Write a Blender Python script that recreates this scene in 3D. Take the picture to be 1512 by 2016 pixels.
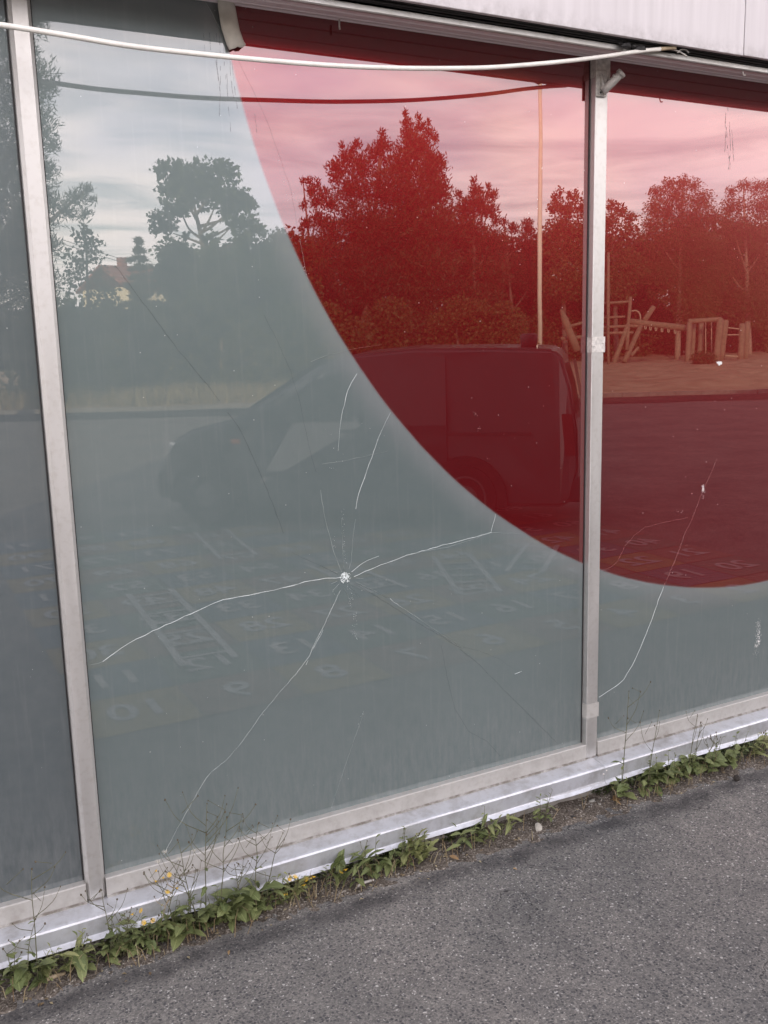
import bpy, bmesh, math, random
import numpy as np
from mathutils import Vector, Matrix, Euler

# ------------------------------------------------------------------ scene, camera, light
for o in list(bpy.data.objects):
    bpy.data.objects.remove(o)
S = bpy.context.scene
COL = S.collection
R = math.radians

cam_d = bpy.data.cameras.new('camera')
cam = bpy.data.objects.new('camera', cam_d)
COL.objects.link(cam)
cam_d.sensor_fit = 'VERTICAL'
cam_d.sensor_height = 36.0
cam_d.lens = 36.0 * 1855.0 / 2016.0
cam_d.clip_start = 0.05
cam_d.clip_end = 2000
cam_d.dof.use_dof = False
cam.matrix_world = Matrix(((0.883143, 0.105465, -0.457095, 0.0), (-0.468444, 0.146570, -0.871251, -2.7), (-0.024889, 0.983562, 0.178847, 1.7604), (0, 0, 0, 1)))
S.camera = cam

SUN_EL, SUN_AZ = R(18), R(-35)         # azimuth clockwise from +Y: the sun stands behind the building
to_sun = Vector((math.sin(SUN_AZ) * math.cos(SUN_EL), math.cos(SUN_AZ) * math.cos(SUN_EL), math.sin(SUN_EL)))
W = bpy.data.worlds.new('World')
S.world = W
W.use_nodes = True
wt = W.node_tree
wt.nodes.clear()
def wn(t, **k):
    n = wt.nodes.new(t)
    for a, b in k.items():
        setattr(n, a, b)
    return n
sky = wn('ShaderNodeTexSky', sky_type='NISHITA', sun_disc=False, sun_elevation=SUN_EL, sun_rotation=SUN_AZ)
sky.air_density = 1.0
sky.dust_density = 1.5
wtc = wn('ShaderNodeTexCoord')
sep = wn('ShaderNodeSeparateXYZ')
wt.links.new(wtc.outputs['Generated'], sep.inputs[0])
mz = wn('ShaderNodeMath', operation='MAXIMUM'); mz.inputs[1].default_value = 0.04
wt.links.new(sep.outputs[2], mz.inputs[0])
dvx = wn('ShaderNodeMath', operation='DIVIDE'); dvy = wn('ShaderNodeMath', operation='DIVIDE')
wt.links.new(sep.outputs[0], dvx.inputs[0]); wt.links.new(mz.outputs[0], dvx.inputs[1])
wt.links.new(sep.outputs[1], dvy.inputs[0]); wt.links.new(mz.outputs[0], dvy.inputs[1])
cmb = wn('ShaderNodeCombineXYZ')
wt.links.new(dvx.outputs[0], cmb.inputs[0]); wt.links.new(dvy.outputs[0], cmb.inputs[1])
mp = wn('ShaderNodeMapping'); mp.inputs['Scale'].default_value = (0.62, 0.80, 1); mp.inputs['Rotation'].default_value = (0, 0, R(12))
wt.links.new(cmb.outputs[0], mp.inputs[0])
cn = wn('ShaderNodeTexNoise'); cn.inputs['Scale'].default_value = 1.5; cn.inputs['Detail'].default_value = 8; cn.inputs['Roughness'].default_value = 0.58; cn.inputs['Distortion'].default_value = 0.5
wt.links.new(mp.outputs[0], cn.inputs['Vector'])
cr = wn('ShaderNodeValToRGB')
cr.color_ramp.elements[0].position = 0.28; cr.color_ramp.elements[0].color = (0.34, 0.34, 0.34, 1)
cr.color_ramp.elements[1].position = 0.60; cr.color_ramp.elements[1].color = (1, 1, 1, 1)
wt.links.new(cn.outputs['Fac'], cr.inputs[0])
cn2 = wn('ShaderNodeTexNoise'); cn2.inputs['Scale'].default_value = 3.6; cn2.inputs['Detail'].default_value = 6
mp2 = wn('ShaderNodeMapping'); mp2.inputs['Scale'].default_value = (1.0, 1.0, 2.3)
wt.links.new(wtc.outputs['Generated'], mp2.inputs[0]); wt.links.new(mp2.outputs[0], cn2.inputs['Vector'])
ccol = wn('ShaderNodeValToRGB')
ccol.color_ramp.elements[0].position = 0.30; ccol.color_ramp.elements[0].color = (0.57, 0.62, 0.77, 1)
_e = ccol.color_ramp.elements.new(0.5); _e.color = (0.82, 0.82, 0.87, 1)
ccol.color_ramp.elements[-1].position = 0.74; ccol.color_ramp.elements[-1].color = (1.0, 0.955, 0.90, 1)
wt.links.new(cn2.outputs['Fac'], ccol.inputs[0])
cgain = wn('ShaderNodeMix', data_type='RGBA', blend_type='MULTIPLY'); cgain.inputs['Factor'].default_value = 1.0
wt.links.new(ccol.outputs[0], cgain.inputs['A']); cgain.inputs['B'].default_value = (18.6, 16.7, 15.6, 1)
mxs = wn('ShaderNodeMix', data_type='RGBA')
# the cloud bank lies low opposite the sun and thins out overhead
thin = wn('ShaderNodeMapRange', interpolation_type='SMOOTHSTEP')
thin.inputs[1].default_value = 0.30; thin.inputs[2].default_value = 0.85; thin.inputs[3].default_value = 1.0; thin.inputs[4].default_value = 0.30
wt.links.new(sep.outputs[2], thin.inputs[0])
cfac = wn('ShaderNodeMath', operation='MULTIPLY')
wt.links.new(cr.outputs[0], cfac.inputs[0]); wt.links.new(thin.outputs[0], cfac.inputs[1])
wt.links.new(cfac.outputs[0], mxs.inputs['Factor'])
wt.links.new(sky.outputs[0], mxs.inputs['A']); wt.links.new(cgain.outputs['Result'], mxs.inputs['B'])
bg = wn('ShaderNodeBackground'); bg.inputs['Strength'].default_value = 0.13
wo = wn('ShaderNodeOutputWorld')
wt.links.new(mxs.outputs['Result'], bg.inputs[0]); wt.links.new(bg.outputs[0], wo.inputs[0])

sun_d = bpy.data.lights.new('sun', 'SUN')
sun_d.energy = 3.5
sun_d.angle = R(0.5)
sun_d.color = (1.0, 0.80, 0.55)
sun = bpy.data.objects.new('sun', sun_d)
COL.objects.link(sun)
sun.rotation_euler = to_sun.to_track_quat('Z', 'Y').to_euler()
sun.location = (0, 0, 40)

S.view_settings.view_transform = 'Standard'
S.view_settings.look = 'None'
S.view_settings.gamma = 1.0
S.view_settings.use_curve_mapping = False
S.view_settings.exposure = 1.15
S.render.engine = 'CYCLES'
S.cycles.use_denoising = True
S.cycles.max_bounces = 8
S.cycles.glossy_bounces = 4
S.cycles.sample_clamp_indirect = 6.0
S.render.film_transparent = False

# ------------------------------------------------------------------ helpers
def tag(o, label=None, cat=None, group=None, kind=None):
    if label: o['label'] = label
    if cat: o['category'] = cat
    if group: o['group'] = group
    if kind: o['kind'] = kind
    return o

def thing(name, label, cat, loc=(0, 0, 0), rz=0.0, group=None):
    o = bpy.data.objects.new(name, None)
    o.empty_display_size = 0.1
    COL.objects.link(o)
    o.location = loc
    o.rotation_euler = (0, 0, rz)
    return tag(o, label, cat, group)

def link(name, me, mat=None, parent=None, label=None, kind=None, loc=None, rot=None, scale=None):
    o = bpy.data.objects.new(name, me)
    COL.objects.link(o)
    if mat is not None and len(me.materials) == 0:
        me.materials.append(mat)
    if parent: o.parent = parent
    if label: o['label'] = label
    if kind: o['kind'] = kind
    if loc is not None: o.location = loc
    if rot is not None: o.rotation_euler = rot
    if scale is not None: o.scale = scale
    return o

def bm_mesh(bm, name='mesh', smooth=False):
    me = bpy.data.meshes.new(name)
    bmesh.ops.recalc_face_normals(bm, faces=bm.faces)
    bm.to_mesh(me)
    bm.free()
    if smooth:
        for p in me.polygons: p.use_smooth = True
    return me

def arr_mesh(name, verts, faces, smooth=False):
    me = bpy.data.meshes.new(name)
    verts = np.asarray(verts, dtype=np.float32)
    faces = np.asarray(faces, dtype=np.int32)
    n, k = faces.shape
    me.vertices.add(len(verts)); me.vertices.foreach_set('co', verts.ravel())
    me.loops.add(n * k); me.loops.foreach_set('vertex_index', faces.ravel())
    me.polygons.add(n)
    me.polygons.foreach_set('loop_start', np.arange(0, n * k, k, dtype=np.int32))
    if smooth: me.polygons.foreach_set('use_smooth', np.ones(n, dtype=bool))
    me.update(calc_edges=True)
    return me

def box(bm, x0, x1, y0, y1, z0, z1):
    vs = [bm.verts.new(p) for p in ((x0, y0, z0), (x1, y0, z0), (x1, y1, z0), (x0, y1, z0), (x0, y0, z1), (x1, y0, z1), (x1, y1, z1), (x0, y1, z1))]
    for f in ((0, 3, 2, 1), (4, 5, 6, 7), (0, 1, 5, 4), (1, 2, 6, 5), (2, 3, 7, 6), (3, 0, 4, 7)):
        bm.faces.new([vs[i] for i in f])
    return vs

def bevel(bm, w, seg=2):
    bmesh.ops.bevel(bm, geom=list(bm.edges), offset=w, segments=seg, affect='EDGES', profile=0.6)

def box_mesh(x0, x1, y0, y1, z0, z1, bev=0.0, seg=2):
    bm = bmesh.new()
    box(bm, x0, x1, y0, y1, z0, z1)
    if bev: bevel(bm, bev, seg)
    return bm_mesh(bm)

def prism_x(bm, prof, x0, x1):
    """profile of (y, z) points swept along x"""
    a = [bm.verts.new((x0, y, z)) for y, z in prof]
    b = [bm.verts.new((x1, y, z)) for y, z in prof]
    n = len(prof)
    for i in range(n):
        j = (i + 1) % n
        bm.faces.new((a[i], a[j], b[j], b[i]))
    bm.faces.new(a[::-1]); bm.faces.new(b)

def prism_z(bm, prof, z0, z1):
    a = [bm.verts.new((x, y, z0)) for x, y in prof]
    b = [bm.verts.new((x, y, z1)) for x, y in prof]
    n = len(prof)
    for i in range(n):
        j = (i + 1) % n
        bm.faces.new((a[i], a[j], b[j], b[i]))
    bm.faces.new(a[::-1]); bm.faces.new(b)

def tube(bm, pts, rad, sides=6, cap=True):
    pts = [Vector(p) for p in pts]
    n = len(pts)
    rads = rad if isinstance(rad, (list, tuple)) else [rad] * n
    up = Vector((0.13, 0.31, 0.94)).normalized()
    rings = []
    for i, p in enumerate(pts):
        t = (pts[min(i + 1, n - 1)] - pts[max(i - 1, 0)])
        if t.length < 1e-9: t = Vector((0, 0, 1))
        t.normalize()
        u = up - t * up.dot(t)
        if u.length < 1e-3: u = Vector((1, 0, 0)) - t * t.x
        u.normalize()
        v = t.cross(u)
        rings.append([bm.verts.new(p + (u * math.cos(a) + v * math.sin(a)) * rads[i]) for a in [2 * math.pi * k / sides for k in range(sides)]])
    for a, b in zip(rings, rings[1:]):
        for k in range(sides):
            bm.faces.new((a[k], a[(k + 1) % sides], b[(k + 1) % sides], b[k]))
    if cap:
        bm.faces.new(rings[0][::-1]); bm.faces.new(rings[-1])

def tube_mesh(pts, rad, sides=6):
    bm = bmesh.new()
    tube(bm, pts, rad, sides)
    return bm_mesh(bm, smooth=True)

def smooth_path(pts, n=6):
    """Catmull-Rom through points"""
    P = [Vector(p) for p in pts]
    P = [P[0] * 2 - P[1]] + P + [P[-1] * 2 - P[-2]]
    out = []
    for i in range(1, len(P) - 2):
        a, b, c, d = P[i - 1:i + 3]
        for k in range(n):
            t = k / n
            out.append(0.5 * ((2 * b) + (c - a) * t + (2 * a - 5 * b + 4 * c - d) * t * t + (3 * b - a - 3 * c + d) * t ** 3))
    out.append(P[-2])
    return out

# ---- node materials
class NT:
    def __init__(s, name):
        s.m = bpy.data.materials.new(name)
        s.m.use_nodes = True
        s.t = s.m.node_tree
        s.b = s.t.nodes['Principled BSDF']
        s._tc = None
    def n(s, t, **k):
        nd = s.t.nodes.new(t)
        for a, b in k.items(): setattr(nd, a, b)
        return nd
    def l(s, a, b): s.t.links.new(a, b)
    def co(s, which='Object'):
        if s._tc is None: s._tc = s.n('ShaderNodeTexCoord')
        return s._tc.outputs[which]
    def mapped(s, scale=(1, 1, 1), which='Object'):
        m = s.n('ShaderNodeMapping'); m.inputs['Scale'].default_value = scale
        s.l(s.co(which), m.inputs[0]); return m.outputs[0]
    def noise(s, scale, detail=4, rough=0.55, vec=None, dist=0.0):
        n = s.n('ShaderNodeTexNoise'); n.inputs['Scale'].default_value = scale; n.inputs['Detail'].default_value = detail
        n.inputs['Roughness'].default_value = rough; n.inputs['Distortion'].default_value = dist
        s.l(vec if vec is not None else s.co(), n.inputs['Vector']); return n.outputs['Fac']
    def ramp(s, fac, stops):
        r = s.n('ShaderNodeValToRGB'); e = r.color_ramp.elements
        while len(e) < len(stops): e.new(0.5)
        for el, (p, c) in zip(e, stops):
            el.position = p; el.color = (c, c, c, 1) if isinstance(c, (int, float)) else (*c, 1)
        s.l(fac, r.inputs[0]); return r.outputs[0]
    def mix(s, fac, a, b, blend='MIX'):
        m = s.n('ShaderNodeMix', data_type='RGBA', blend_type=blend)
        for v, i in ((fac, m.inputs['Factor']), (a, m.inputs['A']), (b, m.inputs['B'])):
            if hasattr(v, 'is_output'): s.l(v, i)
            elif isinstance(v, (int, float)) and i.name == 'Factor': i.default_value = v
            else: i.default_value = (*v, 1) if len(v) == 3 else v
        return m.outputs['Result']
    def math(s, op, a, b=None, c=None, clamp=False):
        m = s.n('ShaderNodeMath', operation=op, use_clamp=clamp)
        for v, i in zip((a, b, c), m.inputs):
            if v is None: continue
            if hasattr(v, 'is_output'): s.l(v, i)
            else: i.default_value = v
        return m.outputs[0]
    def smooth(s, v, lo, hi):
        m = s.n('ShaderNodeMapRange', interpolation_type='SMOOTHSTEP')
        s.l(v, m.inputs[0]); m.inputs[1].default_value = lo; m.inputs[2].default_value = hi
        return m.outputs[0]
    def bump(s, h, strength=0.3, dist=0.01):
        b = s.n('ShaderNodeBump'); b.inputs['Strength'].default_value = strength; b.inputs['Distance'].default_value = dist
        s.l(h, b.inputs['Height']); s.l(b.outputs[0], s.b.inputs['Normal']); return b
    def set(s, **k):
        names = dict(base='Base Color', rough='Roughness', metal='Metallic', ior='IOR', coat='Coat Weight', coat_rough='Coat Roughness', coat_ior='Coat IOR', spec='Specular IOR Level', trans='Transmission Weight', alpha='Alpha', sub='Subsurface Weight')
        for a, v in k.items():
            i = s.b.inputs[names[a]]
            if hasattr(v, 'is_output'): s.l(v, i)
            elif a == 'base': i.default_value = (*v, 1)
            else: i.default_value = v
        return s.m

def simple(name, base, rough=0.6, metal=0.0, var=0.15, scale=20.0, bump=0.0, spec=0.5, warm=None):
    t = NT(name)
    f = t.noise(scale, 5)
    lo = tuple(c * (1 - var) for c in base); hi = tuple(min(1, c * (1 + var)) for c in base)
    if warm: hi = warm
    t.set(base=t.ramp(f, ((0.3, lo), (0.7, hi))), rough=rough, metal=metal, spec=spec)
    if bump: t.bump(f, bump, 0.004)
    return t.m

# ------------------------------------------------------------------ materials
def film_material(name, grey, seed):
    """coloured film behind glossy window glass: grey ground with one large printed red disc"""
    t = NT(name)
    sep = t.n('ShaderNodeSeparateXYZ'); t.l(t.co(), sep.inputs[0])
    dx = t.math('SUBTRACT', sep.outputs[0], 3.217); dz = t.math('SUBTRACT', sep.outputs[2], 3.005)
    d = t.math('SQRT', t.math('ADD', t.math('MULTIPLY', dx, dx), t.math('MULTIPLY', dz, dz)))
    wob = t.math('MULTIPLY', t.math('SUBTRACT', t.noise(5, 3), 0.5), 0.006)
    d = t.math('ADD', d, wob)
    red_f = t.math('SUBTRACT', 1.0, t.smooth(d, 2.290, 2.302))
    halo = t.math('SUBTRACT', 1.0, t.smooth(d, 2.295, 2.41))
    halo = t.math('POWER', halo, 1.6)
    big = t.noise(0.9, 3, vec=t.mapped((1, 1, 0.6)))
    fine = t.noise(26, 6)
    streak = t.noise(9, 5, vec=t.mapped((6, 1, 0.35)))
    g = t.ramp(big, ((0.25, tuple(c * 0.90 for c in grey)), (0.75, tuple(c * 1.10 for c in grey))))
    g = t.mix(t.math('MULTIPLY', fine, 0.10), g, (0.36, 0.37, 0.36))
    g = t.mix(t.math('MULTIPLY', t.ramp(streak, ((0.55, 0.0), (0.8, 1.0))), 0.08), g, (0.45, 0.45, 0.44))
    g = t.mix(t.math('MULTIPLY', halo, 0.22), g, (0.33, 0.305, 0.315))  # pale glow of diffused light round the disc, painted into the film colour
    rbig = t.noise(1.1, 2, vec=t.mapped((1, 1, 0.8)))
    rd = t.ramp(rbig, ((0.3, (0.070, 0.0030, 0.0050)), (0.7, (0.090, 0.0040, 0.0060))))
    rd = t.mix(t.math('MULTIPLY', fine, 0.03), rd, (0.4, 0.06, 0.06))
    # iridescent sheen of the printed foil, painted into its colour as a yellow patch
    qx = t.math('SUBTRACT', sep.outputs[0], 1.93); qz = t.math('SUBTRACT', sep.outputs[2], 2.44)
    qd = t.math('SQRT', t.math('ADD', t.math('MULTIPLY', qx, qx), t.math('MULTIPLY', qz, qz)))
    rd = t.mix(t.math('MULTIPLY', t.math('SUBTRACT', 1.0, t.smooth(qd, 0.03, 0.24)), 0.22), rd, (0.26, 0.24, 0.06))
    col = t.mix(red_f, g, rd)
    # thin film of dust and dried rain on the outside, heavier along the bottom edge
    dust = t.math('MULTIPLY', t.math('SUBTRACT', 1.0, t.smooth(sep.outputs[2], 0.19, 0.62)), t.ramp(t.noise(24, 7, 0.7, vec=t.mapped((2.2, 1, 0.5))), ((0.38, 0.0), (0.75, 0.26))))
    col = t.mix(dust, col, (0.34, 0.34, 0.34))
    speck = t.n('ShaderNodeTexVoronoi'); speck.inputs['Scale'].default_value = 55; t.l(t.co(), speck.inputs['Vector'])
    sp_pick = t.n('ShaderNodeSeparateColor'); t.l(speck.outputs['Color'], sp_pick.inputs[0])
    sp = t.math('MULTIPLY', t.math('LESS_THAN', speck.outputs['Distance'], 0.10), t.math('GREATER_THAN', sp_pick.outputs[0], 0.965))
    col = t.mix(t.math('MULTIPLY', sp, 0.55), col, (0.55, 0.56, 0.55))
    # the glass itself mirrors sharply; the grey film has a dull sheen, the printed foil a tight red one
    t.set(base=col, rough=t.mix(red_f, (0.36, 0.36, 0.36), (0.22, 0.22, 0.22)), ior=1.62, coat=1.0, coat_rough=0.0, coat_ior=COAT_IOR)
    t.l(t.mix(red_f, (0.84, 0.97, 1.0), (1.0, 0.035, 0.04)), t.b.inputs['Specular Tint'])
    t.l(t.math('ADD', 0.62, t.math('MULTIPLY', red_f, 0.36)), t.b.inputs['Specular IOR Level'])
    wave = t.noise(1.3, 2)
    b = t.n('ShaderNodeBump'); b.inputs['Strength'].default_value = 0.10; b.inputs['Distance'].default_value = 0.006
    t.l(wave, b.inputs['Height']); t.l(b.outputs[0], t.b.inputs['Coat Normal'])
    return t.m

COAT_IOR = 2.06
M = {}
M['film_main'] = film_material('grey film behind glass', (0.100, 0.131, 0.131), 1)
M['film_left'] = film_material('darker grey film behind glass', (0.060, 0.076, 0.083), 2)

def alu_material(name, base, dirt, rough, metal, streaks=True):
    t = NT(name)
    st = t.noise(22, 5, vec=t.mapped((1.0, 1.0, 0.10)))
    fi = t.noise(60, 4)
    c = t.ramp(st, ((0.3, tuple(x * 0.93 for x in base)), (0.7, base)))
    c = t.mix(t.math('MULTIPLY', t.ramp(fi, ((0.5, 0.0), (0.75, 1.0))), 0.30), c, dirt)
    sep = t.n('ShaderNodeSeparateXYZ'); t.l(t.co(), sep.inputs[0])
    # dirt washed down on to the lower trim, the sill tread and the feet of the uprights
    gz = t.math('SUBTRACT', 1.0, t.smooth(sep.outputs[2], 0.150, 0.24))
    g2 = t.math('MULTIPLY', t.ramp(t.noise(11, 7, 0.7), ((0.46, 0.0), (0.74, 0.55))), gz)
    c = t.mix(g2, c, (0.17, 0.15, 0.125))
    line = t.math('MULTIPLY', t.math('SUBTRACT', 1.0, t.smooth(t.math('ABSOLUTE', t.math('SUBTRACT', sep.outputs[2], 0.1495)), 0.001, 0.006)), t.ramp(t.noise(45, 4), ((0.35, 0.1), (0.6, 0.85))))
    c = t.mix(line, c, (0.13, 0.11, 0.09))
    t.set(base=c, rough=t.ramp(st, ((0.3, rough), (0.7, rough + 0.12))), metal=metal)
    t.bump(fi, 0.06, 0.002)
    return t.m
M['alu'] = alu_material('anodised aluminium profile', (0.60, 0.59, 0.575), (0.38, 0.35, 0.31), 0.38, 0.75)
M['alu_trim'] = alu_material('weathered aluminium sill strip', (0.44, 0.43, 0.41), (0.25, 0.225, 0.19), 0.5, 0.2)
M['alu_sheet'] = alu_material('folded aluminium sheet', (0.62, 0.64, 0.685), (0.40, 0.39, 0.38), 0.38, 0.6)
M['alu_head'] = alu_material('head profile', (0.84, 0.745, 0.765), (0.62, 0.54, 0.55), 0.5, 0.0)
M['steel'] = simple('galvanised steel', (0.60, 0.575, 0.545), 0.5, 0.25, 0.25, 60, 0.1)
M['rust_steel'] = simple('dull zinc bracket', (0.52, 0.50, 0.47), 0.55, 0.2, 0.3, 70, 0.15)
M['black'] = simple('black rubber', (0.018, 0.017, 0.018), 0.55, 0, 0.3, 30)
M['dark_gap'] = simple('dark recess', (0.05, 0.045, 0.045), 0.8, 0, 0.2, 10)
M['white_cable'] = simple('white cable sheath', (0.82, 0.80, 0.75), 0.5, 0, 0.10, 25)
M['cable_old'] = simple('yellowed cable end', (0.45, 0.36, 0.24), 0.6, 0, 0.2, 25)
M['strip'] = simple('weathered plastic strip', (0.56, 0.53, 0.47), 0.65, 0, 0.18, 18, 0.2)

def fascia_material():
    t = NT('weathered white facade panel')
    st = t.noise(30, 6, 0.6, vec=t.mapped((1.0, 1.0, 0.05)))
    bl = t.noise(1.6, 4)
    c = t.ramp(st, ((0.3, (0.545, 0.515, 0.53)), (0.7, (0.63, 0.60, 0.615))))
    c = t.mix(t.math('MULTIPLY', t.ramp(bl, ((0.4, 0.0), (0.8, 1.0))), 0.15), c, (0.52, 0.49, 0.48))
    sep = t.n('ShaderNodeSeparateXYZ'); t.l(t.co(), sep.inputs[0])
    low = t.math('SUBTRACT', 1.0, t.smooth(sep.outputs[2], 2.675, 2.74))
    c = t.mix(t.math('MULTIPLY', low, t.ramp(t.noise(40, 5), ((0.35, 0.0), (0.7, 0.55)))), c, (0.30, 0.28, 0.28))
    t.set(base=c, rough=0.6)
    t.bump(st, 0.10, 0.002)
    return t.m
M['fascia'] = fascia_material()
M['concrete'] = simple('rough concrete', (0.24, 0.225, 0.205), 0.9, 0, 0.3, 30, 0.5)

def asphalt_material():
    t = NT('worn asphalt')
    def vor(scale, feature='F1'):
        v = t.n('ShaderNodeTexVoronoi'); v.feature = feature; v.inputs['Scale'].default_value = scale
        wv = t.n('ShaderNodeVectorMath', operation='ADD')
        nz = t.n('ShaderNodeTexNoise'); nz.inputs['Scale'].default_value = 40; nz.inputs['Detail'].default_value = 2
        t.l(t.co(), nz.inputs['Vector'])
        sc = t.n('ShaderNodeVectorMath', operation='SCALE'); sc.inputs['Scale'].default_value = 0.012
        t.l(nz.outputs['Color'], sc.inputs[0]); t.l(t.co(), wv.inputs[0]); t.l(sc.outputs[0], wv.inputs[1])
        t.l(wv.outputs[0], v.inputs['Vector']); return v
    v1 = vor(112); v2 = vor(250)
    s1 = t.n('ShaderNodeSeparateColor'); t.l(v1.outputs['Color'], s1.inputs[0])
    s2 = t.n('ShaderNodeSeparateColor'); t.l(v2.outputs['Color'], s2.inputs[0])
    stone = t.ramp(s1.outputs[0], ((0.0, (0.060, 0.060, 0.063)), (0.42, (0.086, 0.085, 0.087)), (0.78, (0.122, 0.118, 0.115)), (0.975, (0.165, 0.158, 0.150)), (0.99, (0.36, 0.35, 0.335))))
    fines = t.ramp(s2.outputs[0], ((0.0, (0.105, 0.101, 0.098)), (0.6, (0.145, 0.139, 0.133)), (0.972, (0.20, 0.19, 0.178)), (0.988, (0.36, 0.35, 0.335))))
    body = t.ramp(v1.outputs['Distance'], ((0.0, 1.0), (0.36, 1.0), (0.52, 0.0)))
    keep = t.math('MULTIPLY', body, t.ramp(s1.outputs[1], ((0.30, 0.0), (0.34, 1.0))))
    c = t.mix(keep, fines, stone)
    patch = t.noise(1.1, 5, 0.6)
    c = t.mix(1.0, c, t.ramp(patch, ((0.28, (0.92, 0.965, 1.00)), (0.72, (1.44, 1.43, 1.42)))), 'MULTIPLY')
    mid = t.noise(6.5, 4)
    c = t.mix(1.0, c, t.ramp(mid, ((0.3, (0.86, 0.86, 0.86)), (0.7, (1.10, 1.09, 1.07)))), 'MULTIPLY')
    # hairline cracks and old stains
    ck = t.n('ShaderNodeTexVoronoi'); ck.feature = 'DISTANCE_TO_EDGE'; ck.inputs['Scale'].default_value = 1.15
    ckv = t.n('ShaderNodeVectorMath', operation='ADD'); ckn = t.n('ShaderNodeTexNoise'); ckn.inputs['Scale'].default_value = 3.5; ckn.inputs['Detail'].default_value = 6
    t.l(t.co(), ckn.inputs['Vector']); cks = t.n('ShaderNodeVectorMath', operation='SCALE'); cks.inputs['Scale'].default_value = 0.5
    t.l(ckn.outputs['Color'], cks.inputs[0]); t.l(t.co(), ckv.inputs[0]); t.l(cks.outputs[0], ckv.inputs[1]); t.l(ckv.outputs[0], ck.inputs['Vector'])
    hair = t.math('MULTIPLY', t.math('LESS_THAN', ck.outputs['Distance'], 0.0022), t.ramp(t.noise(1.7, 3), ((0.50, 0.0), (0.60, 0.65))))
    c = t.mix(hair, c, (0.035, 0.034, 0.034))
    c = t.mix(t.ramp(t.noise(2.6, 5, 0.65), ((0.58, 0.0), (0.78, 0.38))), c, (0.066, 0.064, 0.064))
    # the tarred joint that runs along the foot of the building
    sep = t.n('ShaderNodeSeparateXYZ'); t.l(t.co(), sep.inputs[0])
    yy = t.math('ADD', sep.outputs[1], t.math('MULTIPLY', t.math('SUBTRACT', t.noise(5.0, 4), 0.5), 0.10))
    yy = t.math('ADD', yy, t.math('MULTIPLY', sep.outputs[0], 0.012))
    tar = t.math('MULTIPLY', t.smooth(yy, -0.30, -0.235), t.math('SUBTRACT', 1.0, t.smooth(yy, -0.215, -0.175)))
    tar = t.math('MULTIPLY', tar, t.ramp(t.noise(9, 5), ((0.25, 0.15), (0.6, 0.66))))
    c = t.mix(tar, c, (0.038, 0.037, 0.040))
    t.set(base=c, rough=t.ramp(s1.outputs[2], ((0.0, 0.75), (1.0, 0.95))), spec=0.0)
    h = t.math('ADD', t.math('MULTIPLY', keep, 0.6), t.math('MULTIPLY', s2.outputs[1], 0.35))
    t.bump(h, 0.55, 0.004)
    return t.m
M['asphalt'] = asphalt_material()

def soil_material():
    t = NT('gritty soil')
    v = t.n('ShaderNodeTexVoronoi'); v.inputs['Scale'].default_value = 210; t.l(t.co(), v.inputs['Vector'])
    s = t.n('ShaderNodeSeparateColor'); t.l(v.outputs['Color'], s.inputs[0])
    c = t.ramp(s.outputs[0], ((0.0, (0.055, 0.047, 0.040)), (0.5, (0.115, 0.100, 0.086)), (0.92, (0.19, 0.170, 0.150)), (0.97, (0.36, 0.34, 0.31))))
    c = t.mix(1.0, c, t.ramp(t.noise(9, 5), ((0.3, (0.62, 0.60, 0.58)), (0.7, (1.2, 1.17, 1.13)))), 'MULTIPLY')
    t.set(base=c, rough=0.95, spec=0.2)
    t.bump(s.outputs[1], 0.7, 0.004)
    return t.m
M['soil'] = soil_material()

def sand_material():
    t = NT('trodden sand')
    c = t.ramp(t.noise(1.2, 6), ((0.3, (0.22, 0.175, 0.125)), (0.7, (0.36, 0.29, 0.21))))
    t.set(base=c, rough=0.95, spec=0.0)
    t.bump(t.noise(5, 6), 0.6, 0.05)
    return t.m
M['sand'] = sand_material()
M['meadow'] = simple('dry grass ground', (0.12, 0.115, 0.05), 0.95, 0, 0.35, 0.6)
M['kerb'] = simple('granite kerb', (0.15, 0.145, 0.135), 0.85, 0, 0.25, 8)

def leaf_material(name, a, b, c, trans=0.25):
    t = NT(name)
    g = t.n('ShaderNodeNewGeometry')
    col = t.ramp(g.outputs['Random Per Island'], ((0.0, a), (0.5, b), (1.0, c)))
    t.set(base=col, rough=0.55, spec=0.35)
    tr = t.n('ShaderNodeBsdfTranslucent'); t.l(col, tr.inputs['Color'])
    mx = t.n('ShaderNodeMixShader'); mx.inputs[0].default_value = trans
    out = t.t.nodes['Material Output']
    t.l(t.b.outputs[0], mx.inputs[1]); t.l(tr.outputs[0], mx.inputs[2]); t.l(mx.outputs[0], out.inputs['Surface'])
    return t.m
M['pine_needles'] = leaf_material('pine needles', (0.026, 0.036, 0.016), (0.034, 0.047, 0.020), (0.048, 0.060, 0.026), 0.2)
M['spruce_needles'] = leaf_material('spruce needles', (0.038, 0.042, 0.016), (0.050, 0.056, 0.021), (0.072, 0.076, 0.028), 0.2)
M['maple_leaves'] = leaf_material('maple leaves', (0.036, 0.050, 0.018), (0.050, 0.070, 0.024), (0.072, 0.094, 0.032), 0.3)
M['birch_leaves'] = leaf_material('birch leaves', (0.070, 0.072, 0.022), (0.090, 0.090, 0.028), (0.12, 0.115, 0.036), 0.3)
M['bush_leaves'] = leaf_material('bush leaves', (0.052, 0.062, 0.020), (0.074, 0.084, 0.026), (0.11, 0.11, 0.036), 0.3)
M['bark'] = simple('grey brown bark', (0.13, 0.105, 0.08), 0.95, 0, 0.35, 8, 0.6)
M['pale_bark'] = simple('pale bark', (0.26, 0.21, 0.16), 0.9, 0, 0.3, 10, 0.4)
M['log'] = simple('peeled weathered log', (0.185, 0.145, 0.10), 0.85, 0, 0.25, 7, 0.3)
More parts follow.
